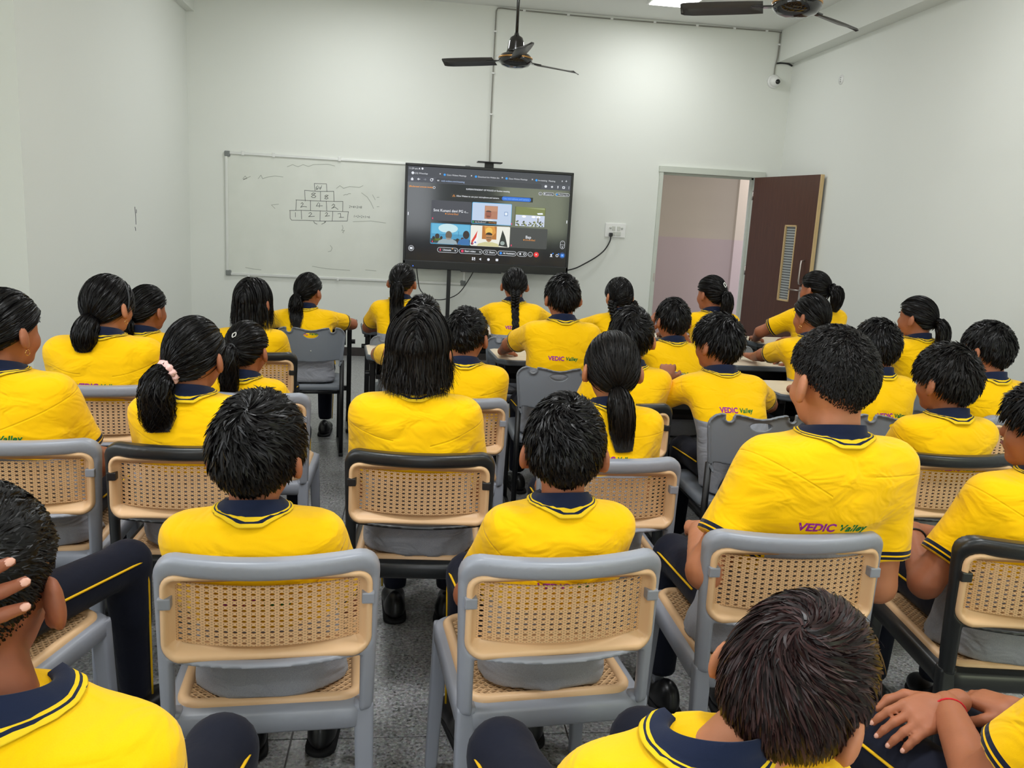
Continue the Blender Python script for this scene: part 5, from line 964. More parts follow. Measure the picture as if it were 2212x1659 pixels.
    for _ in range(60): g = f.sample(Q) < need; Q[g, 2] += 0.002
    CV[m, 2] = np.maximum(Q[:, 2], base-0.006)
    CF = [(r*(na+1)+i, r*(na+1)+i+1, (r+1)*(na+1)+i+1, (r+1)*(na+1)+i) for r in range(nr-1) for i in range(na)]; cm = [rows[r+1][2] for r in range(nr-1) for i in range(na)]
    co_ = ob('collar', mesh('collar', CV, CF, [M['navy'], M['stripe']], cm), root); co_['label'] = 'navy collar with yellow edge stripes'
    # body: head, ears, neck, trunk, arms in one skin
    hh = res*(0.70 if res < 0.0105 else 0.80); bl = np.minimum.reduce([np.minimum(A[2], A[3]) for A in AR.values()])-0.06; bh = np.maximum.reduce([np.maximum(A[2], A[3]) for A in AR.values()])+0.06
    lo2 = np.minimum(np.minimum(bl, Hc-0.16*hs), lo); hi2 = np.maximum(np.maximum(bh, Hc+0.16*hs), hi); b = Fld(*[coords(l, u, max(0.0115, res*1.3 if res < 0.0105 else 0.0165), (Hc[i]-0.125*hs, Hc[i]+0.118*hs), hh) for i, (l, u) in enumerate(zip(lo2, hi2))])
    torso(b, 0.016); b.cone(hl((0, -0.022, -0.045)), (N[0], N[1]-0.004, Nz-0.05), 0.047*hs, 0.050*bs, 0.02)
    b.ell(hl((0, 0, 0)), np.array([0.073, 0.093, 0.095])*hs, RH, 0.01); b.ell(hl((0, 0.030, -0.062)), np.array([0.053, 0.060, 0.062])*hs, RH, 0.025); b.ell(hl((0, 0.068, -0.100)), np.array([0.022, 0.018, 0.016])*hs, RH, 0.02)
    b.cone(hl((0, 0.088, -0.004)), hl((0, 0.102, -0.040)), 0.007*hs, 0.0115*hs, 0.012); b.ell(hl((0, 0.086, -0.068)), np.array([0.022, 0.012, 0.012])*hs, RH, 0.012)
    for sd in (-1, 1):
        RE = RH@np.array(Matrix.Rotation(sd*0.45, 3, 'Z') @ Matrix.Rotation(sd*-0.12, 3, 'Y')); b.ell(hl((sd*0.087, -0.014, -0.022)), np.array([0.0105, 0.021, 0.033])*hs, RE, 0.006); b.ell(hl((sd*0.080, -0.001, -0.046)), np.array([0.008, 0.010, 0.012])*hs, RH, 0.008)
        b.ell(hl((sd*0.036, 0.058, -0.046)), np.array([0.024, 0.023, 0.024])*hs, RH, 0.02); b.carve(hl((sd*0.0985, -0.004, -0.018)), np.array([0.006, 0.012, 0.020])*hs, RE)
    for sn, (sd, Sx, E, Wt, *_r) in AR.items(): b.cone(Sx, E, 0.043*bs, 0.036*bs, 0.02); b.cone(E, Wt, 0.0365*bs, 0.0245*bs, 0.012)
    BV, BFc = b.net(); BV = [BV]; BFs = [BFc]; nv = len(BV[0]); nails = []
    for sn, (sd, Sx, E, Wt, fwd, up, curl) in AR.items():
        hv, hf, tips = hand(Wt, fwd, up, sd, curl, 0.94*bs, max(0.0044, res*0.52)); BV.append(hv); BFs.append(hf+nv); nv += len(hv); nails += tips
    bo = ob('body', mesh('body', np.concatenate(BV), np.concatenate(BFs), [SK[skin_]]), root)
    if res < 0.0095:
        for p, d, u in nails:
            R = np.stack([np.cross(d, u), d, u], 1); bm = bmesh.new(); bmesh.ops.create_uvsphere(bm, u_segments=8, v_segments=6, radius=1)
            Vn = np.array([v.co[:] for v in bm.verts])*np.array([0.0045, 0.006, 0.0022]); bm.verts.index_update(); Fn = [[v.index for v in g.verts] for g in bm.faces]; bm.free()
            ob('fingernail', mesh('fingernail', Vn@R.T+p-d*0.0005+u*0.0047, Fn, [M['nail']]), bo)
    Rm = Matrix([list(RH[i])+[Hc[i]] for i in range(3)]+[[0, 0, 0, 1]]) @ Matrix.Scale(hs, 4)
    def hp(nm, me, p, rot=None):
        o = ob(nm, me, bo); o.matrix_local = Rm @ Matrix.Translation(p) @ (rot or Matrix()); return o
    for sd in (-1, 1): hp('eye', EYE[0], (sd*0.031, 0.0710, -0.010)); hp('eyebrow', EYE[1], (sd*0.032, 0.0825, 0.013))
    hp('lips', EYE[2], (0, 0.0975, -0.068))
    # hair
    H = Hair(rg); hd = hair or {'k': 'boy'}; kind = hd['k']; acc = []
    if kind == 'boy': boy_hair(H, nh, hd)
    elif kind == 'loose': loose(H, nh, hd.get('len', 0.2), True, hd.get('part', 0), hd.get('wave', 0.008), hd.get('thick', 0.014))
    else:
        tie = np.array(hd.get('tie', (0, -0.95, -0.3)), float); tu = unit(tie)
        if kind == 'braids': tied_cap(H, nh//2, (-0.8, -0.45, -0.45), 0.011); r = None
        tied_cap(H, nh, tie if kind != 'braids' else (0.0, -0.8, -0.62), 0.011)
        p0 = tu*HE*1.10
        if kind == 'pony':
            ctrl = hd.get('ctrl') or [p0*0.98, p0+np.array([0, -0.022, -0.004]), p0+np.array([0, -0.034, -0.05]), p0+np.array([0, -0.030, -0.5*hd.get('len', 0.2)]), p0+np.array([0, -0.026, -hd.get('len', 0.2)])]
            tail(H, ctrl, hd.get('rad', (0.014, 0.026, 0.030, 0.028, 0.022, 0.010)), nh//2, hd.get('wave', 0.005), flare=hd.get('flare', 0.3)); acc.append(('tie', p0, tu))
        elif kind == 'braid':
            L = hd.get('len', 0.32); braid(H, [p0*0.95, p0+np.array([0, -0.02, -0.03]), p0+np.array([0, -0.030, -0.12]), p0+np.array([0, -0.034, -L])], 0.023, 0.014, L*17); tail(H, [p0+np.array([0, -0.034, -L]), p0+np.array([0, -0.034, -L-0.02]), p0+np.array([0.002, -0.03, -L-0.05])], (0.011, 0.013, 0.004), 120)
        elif kind == 'braids':
            for sd in (-1, 1):
                q = np.array([sd*0.072, -0.058, -0.050]); Cc = [q, q+np.array([sd*0.010, -0.016, -0.03]), q+np.array([sd*0.004, -0.05, -0.09]), q+np.array([-sd*0.004, -0.058, -0.15])]; braid(H, Cc, 0.020, 0.016, 3.2); e_ = Cc[-1]; tail(H, [e_, e_+np.array([0, -0.004, -0.02]), e_+np.array([-sd*0.03, -0.006, -0.075])], (0.011, 0.017, 0.004), 150); acc.append(('white_band', e_, np.array([0, 0, 1.0])))
    HV = np.concatenate(H.V); HV = HV*hs@RH.T+Hc
    if kind != 'boy':
        for _ in range(3): g = f.sample(HV); inb = np.all((HV > lo) & (HV < hi), axis=1); push = inb & (g < 0.008) & (HV[:, 2] < Hc[2]-0.08); HV[push, 1] -= (0.008-g[push])*0.9
    ho = ob('hair', mesh('hair', HV, np.concatenate(H.F), [HM[hm]], attrs={'tone': np.concatenate(H.T)}), root); ho['label'] = 'dark hair'
    for k, p, d in acc:
        wp = Hc+RH@(p*hs); rot = Vector(RH@d).to_track_quat('Z', 'Y').to_matrix().to_4x4(); st = hd.get('band', 'black')
        if k == 'white_band': o = MB().lathe([(0.012, -0.008), (0.015, -0.006), (0.015, 0.006), (0.012, 0.008)], 14).build('hair_band', [M['white']], ho, smooth=True); o.matrix_local = Matrix.Translation(wp); continue
        if st == 'pink':
            mb = MB(); pr = [(0.026*math.cos(2*PI*i/40), 0.026*math.sin(2*PI*i/40), 0.004*math.sin(i*2.1)) for i in range(41)]; mb.tube(pr, [0.0135+0.003*math.sin(i*1.7) for i in range(41)], 10); o = mb.build('hair_scrunchie', [M['scrunchie']], ho, smooth=True)
        else: o = torus(0.017, 0.0045).build('hair_tie', [M['black']], ho, smooth=True)
        o.matrix_local = Matrix.Translation(wp+RH@(d*0.006)) @ rot
        if st == 'beads':
            for i in range(7): q = MB().lathe([(0, -0.005), (0.004, -0.004), (0.0055, 0), (0.004, 0.004), (0, 0.005)], 10).build('bead', [M['bead']], o, smooth=True); q.location = (0.020*math.cos(i*0.9), 0.020*math.sin(i*0.9), 0)
    for ex in extras:
        if ex == 'earrings':
            for sd in (-1, 1): o = torus(0.008, 0.0013, 16, 6).build('earring', [M['earring']], bo, smooth=True); o.matrix_local = Matrix.Translation(hl((sd*0.086, -0.004, -0.066))) @ Matrix([list(r)+[0] for r in RH]+[[0, 0, 0, 1]]) @ Matrix.Rotation(PI/2, 4, 'Y')
        elif ex == 'hairband':
            Q = [hl(np.array([0.093*math.cos(a), 0.035*math.sin(a)+0.002, 0.113*math.sin(a)-0.012])) for a in np.linspace(-0.1, PI+0.1, 28)]; MB().tube(Q, 0.0045, 8).build('hairband', [M['black']], ho, smooth=True)
        elif ex[0] == 'clip':
            cs = ex[2] if len(ex) > 2 else 1.0; p = unit(np.array(ex[1], float))*HE*1.17; o = MB(); o.tube([(cs*0.014*math.cos(t), 0, cs*(0.018*math.sin(t)-0.004*math.cos(3*t))) for t in np.linspace(0, 2*PI, 18)], 0.0035*cs, 6, cap=False); o = o.build('hair_clip', [M['bead']], ho, smooth=True); o.matrix_local = Matrix.Translation(hl(p)) @ Vector(RH@(p/HE**2)).to_track_quat('-Y', 'Z').to_matrix().to_4x4()
        elif ex == 'thread':
            sd, Sx, E, Wt, *_r = AR['L']; o = torus(0.026*bs, 0.002, 20, 6).build('wrist_thread', [M['red']], bo, smooth=True); o.matrix_local = Matrix.Translation(E+(Wt-E)*0.9) @ Vector(Wt-E).to_track_quat('Z', 'Y').to_matrix().to_4x4()
        elif ex == 'bracelet':
            sd, Sx, E, Wt, *_r = AR['L']; o = torus(0.028*bs, 0.003, 20, 6).build('wrist_band', [M['black']], bo, smooth=True); o.matrix_local = Matrix.Translation(E+(Wt-E)*0.85) @ Vector(Wt-E).to_track_quat('Z', 'Y').to_matrix().to_4x4()
    # trousers, piping, shoes
    K = {-1: (np.array([-0.10, 0.34, ZS+0.05]), np.array([-0.10, 0.36, 0.10])), 1: (np.array([0.10, 0.34, ZS+0.05]), np.array([0.10, 0.36, 0.10]))}
    for sd, (kn, an) in (legs or {}).items(): K[sd] = (np.array(kn, float), np.array(an, float))
    allp = np.array([p for v in K.values() for p in v]+[[-0.2, -0.2, ZS], [0.2, 0.1, ZS+0.12]]); rt_ = max(res*1.35, 0.014); f = Fld(*[coords(l, u, rt_) for l, u in zip(allp.min(0)-0.10, allp.max(0)+0.10)])
    f.ell((0, -0.035, ZS+0.058), (0.138*fat, 0.100*fat, 0.056), None, 0.02); pip = []
    for sd, (kn, an) in K.items():
        hpj = np.array([sd*0.082, -0.03, ZS+0.068]); f.cone(hpj, kn, 0.070*fat, 0.058, 0.03); f.cone(kn, an, 0.056, 0.044, 0.025, cut=1.0); f.cone(kn, kn+(an-kn)*0.4, 0.057, 0.05, 0.02)
        th = unit(kn-hpj); sh = unit(an-kn); out = np.array([sd*1.0, 0, 0.25]); o1 = unit(out-th*(out@th)); o2 = unit(np.array([sd*1.0, 0, 0])-sh*(sd*sh[0])); Pp = [hpj+(kn-hpj)*t+o1*(0.070*fat+(0.059-0.070*fat)*t+0.0015) for t in np.linspace(0.15, 1.0, 9)]+[kn+(an-kn)*t+o2*(0.0585+(0.045-0.058)*t+0.002) for t in np.linspace(0.12, 1.0, 8)]; pip.append(Pp)
    f.F = np.maximum(f.F, ZS+0.0-f.c[2][None, None, :]*1.0) if False else f.F
    V, F = f.net(); V[:, 2] = np.where((V[:, 1] < 0.20) & (V[:, 2] < ZS+0.004), ZS+0.004, V[:, 2]); to = ob('trousers', mesh('trousers', V, F, [M['trouser']]), root); to['label'] = 'dark navy track trousers'
    for Pp in pip: MB().tube(Pp, 0.0032, 6).build('piping', [M['piping']], to, smooth=True)
    for sd, (kn, an) in K.items():
        o = ob('shoe', SHOE, root, (an[0], an[1]-0.01, max(0.0, an[2]-0.10)), (0, 0, -sd*0.12)); ob('sole', SOLE, o)
    return root
def seat_of(x, yback, rz): return (x-math.sin(rz)*0.205, yback+math.cos(rz)*0.205)
# ------------------------------------------------------------------ who sits where: chair (kind, x, y of back, turn), head top, look
BOY = {'k': 'boy'}; PONY = {'k': 'pony'}
PEOPLE = [
 # nearest row
 dict(c=('grey', -0.50, 0.72, -0.10), cl='grey framed cane chair at lower left under the nearest boy', head=(-0.484, 0.95, 1.175), l='nearest boy at lower left edge holding one hand to his cropped head', hs=1.04, bs=1.12, res=0.008, nh=12000, skin_=2, hair={'k': 'boy', 'len': 0.016, 'fade': 0.88, 'thick': 0.011, 'lift': 0.003, 'w': 0.0022, 'up': 0.30}, hyaw=0.08, Nw=(-0.44, 0.90, 0.925),
      arms={'L': dict(w=(-0.528, 0.80, 1.05), pole=(-1, -0.3, -0.6), wf=(0.93, 0.30, 0.36), wu=(0.15, -1.0, 0.25), curl=0.16), 'R': 'lap'}, legs={1: ((0.130, 0.45, ZS+0.090), (0.12, 0.44, 0.10)), -1: ((-0.12, 0.42, ZS+0.07), (-0.12, 0.42, 0.10))}),
 dict(c=('grey', 0.44, 0.66, 0.05), cl='grey framed cane chair at the bottom under the tilted boy', head=(0.462, 0.85, 1.083), l='nearest boy at bottom centre tilting his glossy brown head to the right', hs=0.93, bs=1.0, res=0.008, nh=9000, hm='brown', skin_=1, hair={'k': 'boy', 'len': 0.055, 'fade': 0.4, 'thick': 0.015, 'lift': 0.006, 'swirl': 0.9, 'w': 0.0035, 'jit': 0.16, 'whorl': (-0.05, -0.72, 0.69)}, hyaw=-0.75, hpit=0.3, hrol=0.24, Nw=(0.355, 0.83, 0.90),
      legs={-1: ((-0.215, 0.50, ZS+0.075), (-0.20, 0.50, 0.10)), 1: ((0.06, 0.52, ZS+0.07), (0.06, 0.52, 0.10))}),
 dict(c=('grey', 1.14, 0.86, 0.15), cl='grey framed cane chair at lower right corner, mostly outside the view', head=(1.18, 1.06, 1.16), l='pupil at lower right corner with only sleeve and folded hand in view', hs=1.0, bs=1.12, res=0.008, nh=2500, hair=dict(BOY), extras=('thread',),
      arms={'L': dict(w=(1.03, 1.33, 0.625), pole=(-0.7, -0.6, -0.6), wf=(-0.85, -0.25, -0.1), wu=(-0.1, -0.45, 0.9), curl=0.55), 'R': 'lap'}, legs={-1: ((-0.11, 0.38, ZS+0.05), (-0.1, 0.38, 0.1))}),
 # second row
 dict(c=('grey', -1.03, 1.72, -0.22), cl='grey framed cane chair at left edge with a dark trousered knee on it', head=(-1.06, 1.88, 1.16), l='boy beyond the left edge with one dark trousered leg in view', hs=1.0, bs=1.05, res=0.012, nh=1500, hair=dict(BOY), arms={'L': 'lap', 'R': dict(l=(0.02, 0.12, 0.64))}, legs={1: ((0.17, 0.36, ZS+0.065), (0.15, 0.42, 0.10))}),
 dict(c=('grey', -0.27, 1.655, 0.07), cl='grey framed cane chair at lower left centre, whole back panel in view', head=(-0.315, 1.78, 1.100), l='boy with glossy spiky hair on the left of the two big grey chairs', hs=1.03, bs=1.06, res=0.009, nh=8000, skin_=0, hair={'k': 'boy', 'len': 0.055, 'lift': 0.014, 'thick': 0.018, 'fade': 0.55, 'w': 0.005, 'swirl': 0.7, 'jit': 0.33, 'whorl': (0.0, -0.55, 0.83)}),
 dict(c=('grey', 0.34, 1.66, 0.10), cl='grey framed cane chair at bottom centre in front of the tilted boy', head=(0.362, 1.83, 1.108), l='boy with both ears showing and a crown whorl, bottom centre chair', hs=1.03, bs=0.98, res=0.009, nh=8000, skin_=0, hair={'k': 'boy', 'len': 0.045, 'lift': 0.010, 'thick': 0.014, 'fade': 0.55, 'swirl': 1.0, 'jit': 0.4, 'whorl': (0.02, -0.38, 0.92)}, hyaw=-0.12),
 dict(c=('grey', 0.927, 1.80, 0.0), cl='grey framed cane chair at right holding the broad tall boy', head=(1.04, 1.92, 1.285), l='broad tall boy with clipped faded hair at right', hs=1.13, bs=1.27, res=0.009, nh=14000, hm='dark', skin_=1, hair={'k': 'boy', 'len': 0.018, 'lift': 0.004, 'thick': 0.013, 'fade': 0.7, 'swirl': 0.8, 'w': 0.0022, 'jit': 0.5, 'whorl': (0.1, -0.5, 0.85), 'up': 0.26}, hyaw=0.17, arms={'L': dict(w=(0.80, 2.08, 0.68), pole=(-0.5, -0.8, -0.5)), 'R': dict(w=(1.06, 2.08, 0.68), pole=(0.5, -0.8, -0.5))}),
 dict(c=('black', 1.55, 1.75, -0.12), cl='black framed cane chair at the right edge', head=(1.625, 1.90, 1.165), l='boy at right edge with forearms together in his lap and a dark wrist band', hs=1.0, bs=1.14, res=0.009, nh=3500, skin_=0, hair=dict(BOY), hyaw=0.55, extras=('bracelet',),
      arms={'L': dict(w=(1.43, 2.10, 0.68), pole=(-0.40, -0.9, -0.5), wf=(0.75, 0.5, -0.1), wu=(0, 0.2, 1), curl=0.5), 'R': dict(w=(1.56, 2.08, 0.67), pole=(0.9, -0.5, -0.5), wf=(-0.7, 0.5, -0.1), wu=(0, 0.2, 1), curl=0.5)}),
 # third row
 dict(c=('grey', -1.11, 2.48, 0.05), cl='grey framed cane chair at left edge beside the black one', head=(-1.20, 2.64, 1.212), l='girl at left edge in near profile wearing a gold hoop earring', hs=1.03, bs=1.12, fat=1.06, res=0.010, nh=3500, skin_=0, hyaw=-0.42, hair={'k': 'pony', 'tie': (0, -0.9, -0.45), 'len': 0.16}, extras=('earrings',), bust=1),
 dict(c=('black', -0.64, 2.46, 0.0), cl='black framed cane chair second from the left edge', head=(-0.650, 2.62, 1.152), l='girl with a curly ponytail in a fluffy pink scrunchie', hs=1.0, bs=1.0, res=0.010, nh=6000, skin_=0, hair={'k': 'pony', 'tie': (-0.42, -0.86, -0.42), 'ctrl': [(-0.034, -0.088, -0.044), (-0.045, -0.112, -0.052), (-0.052, -0.135, -0.10), (-0.048, -0.135, -0.155), (-0.046, -0.13, -0.215)], 'rad': (0.016, 0.032, 0.040, 0.036, 0.030, 0.014), 'wave': 0.018, 'band': 'pink', 'flare': 0.7}, bust=1),
 dict(c=('black', 0.045, 2.43, -0.05), cl='black framed cane chair in the middle, girl with loose hair on it', head=(0.030, 2.58, 1.212), l='girl with loose wavy shoulder length hair in the middle', hs=1.05, bs=1.14, res=0.010, nh=7000, skin_=0, hm='dark', hair={'k': 'loose', 'len': 0.108, 'wave': 0.016, 'thick': 0.020}, neck=0.14, bust=1),
 dict(c=('grey', 0.62, 2.41, 0.0), cl='grey framed cane chair right of centre under the sleek ponytail girl', head=(0.672, 2.68, 1.150), l='girl with a sleek low ponytail in a clear beaded band', hs=1.04, bs=0.98, res=0.010, nh=6000, skin_=1, hm='dark', hair={'k': 'pony', 'tie': (0.02, -0.82, -0.60), 'ctrl': [(0.001, -0.085, -0.062), (0.003, -0.108, -0.075), (0.006, -0.135, -0.11), (0.012, -0.138, -0.165), (0.016, -0.13, -0.235)], 'rad': (0.013, 0.030, 0.038, 0.038, 0.034, 0.020), 'wave': 0.004, 'band': 'beads'}, bust=1),
 dict(c=('grey', 1.37, 2.43, 0.0), cl='grey framed cane chair mostly hidden behind the broad tall boy', head=(1.40, 2.58, 1.09), l='boy hidden behind the broad tall boy, only a shoulder showing', hs=0.96, bs=1.0, res=0.013, nh=1200, hair=dict(BOY)),
 dict(c=('black', 1.84, 2.535, 0.0), cl='black framed cane chair right of the broad tall boy', head=(1.86, 2.66, 1.152), l='boy with soft brownish crown hair looking left, on a black chair', hs=1.03, bs=1.02, res=0.010, nh=6000, hm='dark', skin_=0, hyaw=0.27, hair={'k': 'boy', 'len': 0.04, 'lift': 0.012, 'thick': 0.017, 'fade': 0.45}),
 # fourth row
 dict(c=('grey', -1.15, 3.27, 0.08), cl='grey framed cane chair under the girl with the hairband', head=(-1.165, 3.40, 1.205), l='girl with a black hairband and a short thick low ponytail', hs=1.0, bs=1.14, fat=1.06, res=0.011, nh=3200, skin_=1, hyaw=-0.36, hair={'k': 'pony', 'tie': (0, -0.80, -0.60), 'ctrl': [(0, -0.08, -0.06), (0, -0.10, -0.066), (0, -0.125, -0.10), (0, -0.13, -0.14), (0, -0.125, -0.17)], 'rad': (0.02, 0.040, 0.046, 0.046, 0.038, 0.022), 'flare': 0.1}, extras=('earrings', 'hairband'), bust=1),
 dict(c=('grey', -0.59, 3.20, 0.0), cl='grey framed cane chair behind the spiky haired boy', head=(-0.638, 3.38, 1.046), l='small girl with a high curled ponytail and a pale hair clip', hs=0.95, bs=0.9, res=0.011, nh=2800, skin_=0, hair={'k': 'pony', 'tie': (-0.15, -0.95, 0.10), 'len': 0.24, 'rad': (0.013, 0.030, 0.034, 0.030, 0.022, 0.010), 'wave': 0.015, 'flare': 0.7}, extras=('earrings', ('clip', (-0.1, -0.8, 0.55), 0.55))),
 dict(c=('grey', 0.176, 3.21, 0.0), cl='grey framed cane chair just behind the loose haired girl', head=(0.232, 3.40, 1.138), l='boy with a neat short cut right of the loose haired girl', hs=0.97, bs=1.05, res=0.011, nh=2600, skin_=0, hair=dict(BOY, len=0.03, fade=0.6), hyaw=-0.30),
 dict(c=('black', 0.84, 3.20, 0.0), cl='black framed cane chair partly hidden by the sleek ponytail girl', head=(0.940, 3.46, 1.160), l='boy with thick black hair seen past the sleek ponytail girl', hs=1.05, bs=1.03, res=0.011, nh=2800, skin_=1, hair={'k': 'boy', 'len': 0.05, 'lift': 0.010, 'thick': 0.017, 'fade': 0.45, 'swirl': 1.1}, hyaw=-0.15),
 dict(c=('school', 1.36, 3.03, 0.0), cl='grey plastic school chair just left of the broad tall boy', head=(1.315, 3.42, 1.150), l='boy turning left with his arm across the desk and grey shirt hem showing', hs=1.03, bs=1.05, res=0.011, nh=3000, skin_=0, hyaw=0.45, hair={'k': 'boy', 'len': 0.05, 'lift': 0.014, 'thick': 0.017, 'fade': 0.45},
      arms={'L': dict(w=(1.185, 3.70, 0.80), pole=(-1, -0.3, -0.7), wf=(0.2, 0.5, 0.5), wu=(-0.3, -0.6, 0.6), curl=0.95), 'R': 'desk'}),
 dict(c=('school', 1.97, 3.10, 0.1), cl='grey plastic school chair just right of the broad tall boy', head=(1.99, 3.34, 1.168), l='boy with a round whorled head, lettering showing above a grey school chair', hs=1.0, bs=0.98, res=0.011, nh=2800, skin_=0, hair={'k': 'boy', 'len': 0.04, 'swirl': 1.2, 'fade': 0.5}, hyaw=0.15, arms={'L': 'desk', 'R': 'desk'}),
 dict(c=('grey', 2.60, 3.15, 0.05), cl='grey framed cane chair at the far right edge', head=(2.475, 3.30, 1.182), l='boy with sleek short hair at the right edge in front of the wall', hs=1.04, bs=1.05, res=0.011, nh=2800, skin_=0, hair={'k': 'boy', 'len': 0.035, 'lift': 0.006, 'fade': 0.45}, hyaw=0.30),
 # desk rows
 dict(c=('black', -1.36, 4.06, -0.05), cl='black framed cane chair behind the girl with the hairband', head=(-1.272, 4.25, 1.092), l='girl beside the left wall, ponytail on her neck, right of the hairband girl', hs=0.98, bs=0.98, res=0.013, nh=1500, skin_=0, hyaw=-0.45, hair={'k': 'pony', 'tie': (-0.2, -0.88, -0.42), 'len': 0.15, 'wave': 0.008, 'rad': (0.016, 0.03, 0.036, 0.034, 0.026, 0.012)}),
 dict(c=('black', -0.765, 4.15, 0.0), cl='black framed cane chair beyond the small girl with the high ponytail', head=(-0.780, 4.30, 1.147), l='girl with a straight bob of loose black hair below the whiteboard', hs=1.0, bs=1.0, res=0.013, nh=2200, skin_=0, hair={'k': 'loose', 'len': 0.112, 'wave': 0.008}, neck=0.14),
 dict(c=('school', -0.585, 5.08, 0.12), cl='grey plastic school chair with an oval handle slot, left of the aisle', head=(-0.637, 5.380, 1.107), l='girl with a wavy ponytail and right forearm on the desk below the whiteboard', hs=0.95, bs=1.0, res=0.013, nh=1400, skin_=0, hyaw=-0.45, hair={'k': 'pony', 'tie': (-0.1, -0.92, -0.35), 'len': 0.20, 'wave': 0.016, 'flare': 0.8, 'rad': (0.014, 0.03, 0.038, 0.036, 0.028, 0.012)}, arms={'L': 'deskout', 'R': dict(w=(-0.50, 5.70, 0.775), pole=(1, -0.2, -0.2), wf=(-0.4, 0.9, 0.0), wu=(0, 0.1, 1))}),
 dict(c=('school', -0.02, 4.83, 0.0), cl='grey plastic school chair half hidden behind the loose haired girl, by the aisle', head=(-0.051, 5.180, 1.203), l='girl with a long dark ponytail left of the screen stand', hs=0.94, bs=1.0, res=0.013, nh=1400, skin_=0, hair={'k': 'pony', 'tie': (0, -0.95, -0.15), 'len': 0.30, 'wave': 0.013, 'flare': 0.6, 'rad': (0.016, 0.03, 0.036, 0.036, 0.03, 0.016)}, arms={'L': 'desk', 'R': 'desk'}),
 dict(c=('school', 0.08, 3.86, 0.0), cl='grey plastic school chair directly beyond the loose haired girl', head=(0.062, 4.08, 1.120), l='boy whose crown just shows above the loose haired girl', hs=1.0, bs=1.0, res=0.013, nh=1500, skin_=0, hair=dict(BOY), arms={'L': 'deskout', 'R': 'desk'}),
 dict(c=('school', 0.66, 4.95, 0.0), cl='grey plastic school chair under the girl with one long braid', head=(0.652, 5.280, 1.205), l='girl with one long black braid down her back below the screen', hs=0.93, bs=1.02, res=0.013, nh=1500, skin_=0, hair={'k': 'braid', 'tie': (0, -0.9, -0.45), 'len': 0.27}, arms={'L': 'deskout', 'R': 'deskout'}),
 dict(c=('school', 0.725, 3.95, 0.0), cl='grey plastic school chair under the tall boy before the screen', head=(0.757, 4.14, 1.248), l='tall boy with neat hair sitting upright below the right end of the screen', hs=0.98, bs=1.10, res=0.012, nh=2400, skin_=0, hair={'k': 'boy', 'len': 0.045, 'fade': 0.45, 'thick': 0.015}, arms={'L': 'deskout', 'R': 'deskout'}, hyaw=0.12),
 dict(c=('school', 1.31, 4.95, 0.0), cl='grey plastic school chair under the girl with two braids', head=(1.320, 5.230, 1.177), l='girl with two braids tied with white bands near the doorway', hs=0.97, bs=0.98, res=0.013, nh=1500, skin_=1, hair={'k': 'braids'}, arms={'L': 'deskout', 'R': 'desk'}, hyaw=0.25),
 dict(c=('school', 1.38, 3.98, 0.0), cl='grey plastic school chair of the boy propping his cheeks', head=(1.370, 4.24, 1.145), l='boy resting both cheeks in his hands in front of the doorway', hs=0.97, bs=0.96, res=0.012, nh=2200, skin_=0, hair={'k': 'boy', 'len': 0.045, 'fade': 0.4}, hyaw=0.12,
      arms={'L': dict(w=(1.283, 4.36, 0.945), pole=(-0.7, 0.6, -1), wf=(0.15, -0.25, 1), wu=(-1, 0.1, 0.1), curl=0.5), 'R': dict(w=(1.462, 4.35, 0.94), pole=(0.7, 0.6, -1), wf=(-0.1, -0.25, 1), wu=(1, 0.1, 0.1), curl=0.5)}),
 dict(c=('school', 1.93, 4.95, 0.0), cl='grey plastic school chair under the girl with the white hair clip', head=(1.930, 5.230, 1.217), l='girl with a white flower hair clip in front of the doorway', hs=1.0, bs=0.98, res=0.013, nh=1600, skin_=0, hyaw=0.42, hair={'k': 'pony', 'tie': (0.1, -0.97, 0.0), 'len': 0.20, 'rad': (0.018, 0.032, 0.038, 0.038, 0.032, 0.018), 'wave': 0.006}, extras=(('clip', (0.15, -0.75, 0.45), 0.85),), arms={'L': 'deskout', 'R': 'desk'}),
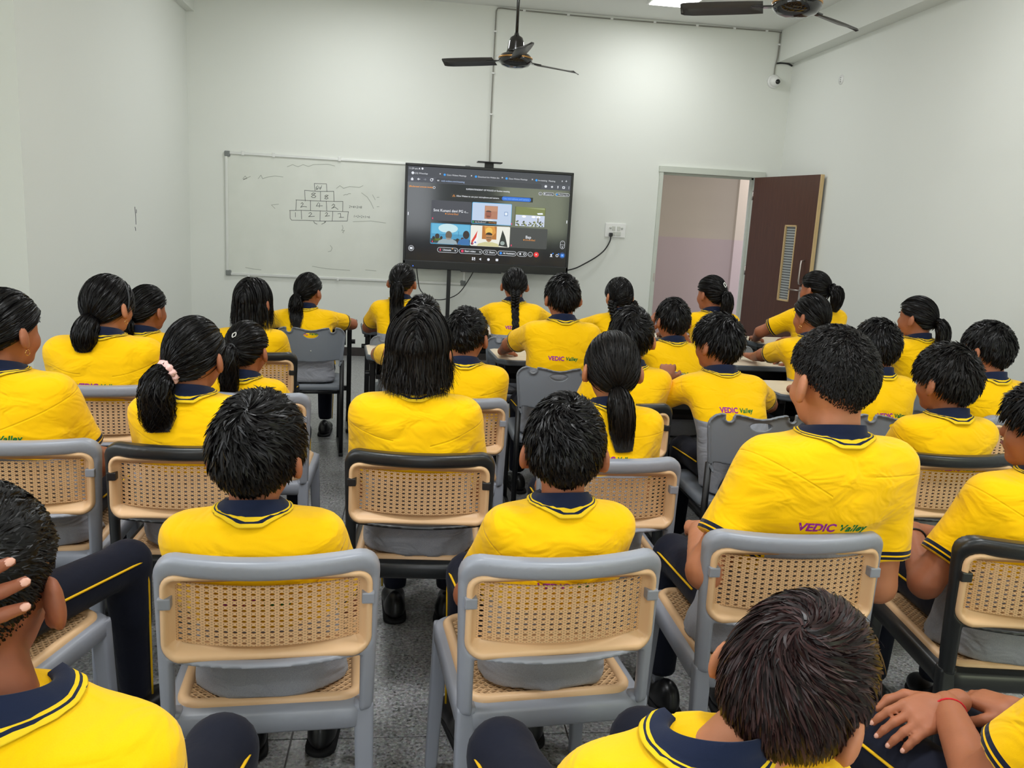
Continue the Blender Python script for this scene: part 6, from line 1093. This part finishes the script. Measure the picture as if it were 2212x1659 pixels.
 dict(c=('school', 2.64, 4.95, 0.05), cl='grey plastic school chair beside the open door', head=(2.640, 5.250, 1.276), l='girl with a bunched ponytail beside the brown door, face in profile', hs=1.0, bs=1.08, fat=1.05, res=0.012, nh=1600, skin_=0, hyaw=0.50, hair={'k': 'pony', 'tie': (0.05, -0.98, 0.0), 'ctrl': [(0.005, -0.10, 0.0), (0.005, -0.135, 0.01), (0.005, -0.165, -0.03), (0.005, -0.165, -0.08), (0.005, -0.16, -0.14)], 'rad': (0.018, 0.036, 0.044, 0.040, 0.032, 0.012), 'wave': 0.009, 'flare': 0.5}, arms={'L': 'deskout', 'R': 'desk'}),
 dict(c=('school', 2.16, 3.97, 0.0), cl='grey plastic school chair of the girl reaching across her desk', head=(2.120, 4.22, 1.196), l='girl with a gold earring resting a forearm across her desk', hs=0.98, bs=1.04, res=0.012, nh=1800, skin_=0, hyaw=0.42, hair={'k': 'pony', 'tie': (0, -0.85, -0.50), 'len': 0.17, 'rad': (0.018, 0.032, 0.038, 0.034, 0.026, 0.012)}, extras=('earrings',), arms={'L': dict(w=(2.00, 4.66, 0.775), pole=(-1, -0.4, -0.2), wf=(-0.1, 1, 0.0), wu=(0, 0.1, 1), curl=0.2), 'R': 'desk'}),
 dict(c=('school', 2.86, 4.10, 0.05), cl='grey plastic school chair against the right wall', head=(2.785, 4.32, 1.203), l='girl with a thick ponytail in profile against the plain right wall', hs=1.0, bs=1.05, res=0.012, nh=1800, skin_=0, hyaw=0.52, hair={'k': 'pony', 'tie': (0.1, -0.97, -0.20), 'ctrl': [(0.01, -0.10, -0.02), (0.012, -0.128, -0.028), (0.014, -0.15, -0.07), (0.012, -0.15, -0.125), (0.008, -0.14, -0.19)], 'rad': (0.018, 0.034, 0.040, 0.038, 0.034, 0.018), 'wave': 0.005}, arms={'L': 'desk', 'R': 'desk'}),
]
for i, d in enumerate(PEOPLE):
    kind, x, y, rz = d['c']
    if kind == 'school': school_chair(x, y, rz, d['cl'])
    else: cane_chair(x, y, rz, kind, d['cl'])
    kw = {k: v for k, v in d.items() if k not in ('c', 'cl', 'l', 'head')}
    person(seat_of(x, y, rz), rz, d['head'], d['l'], seed=i+11, **kw)
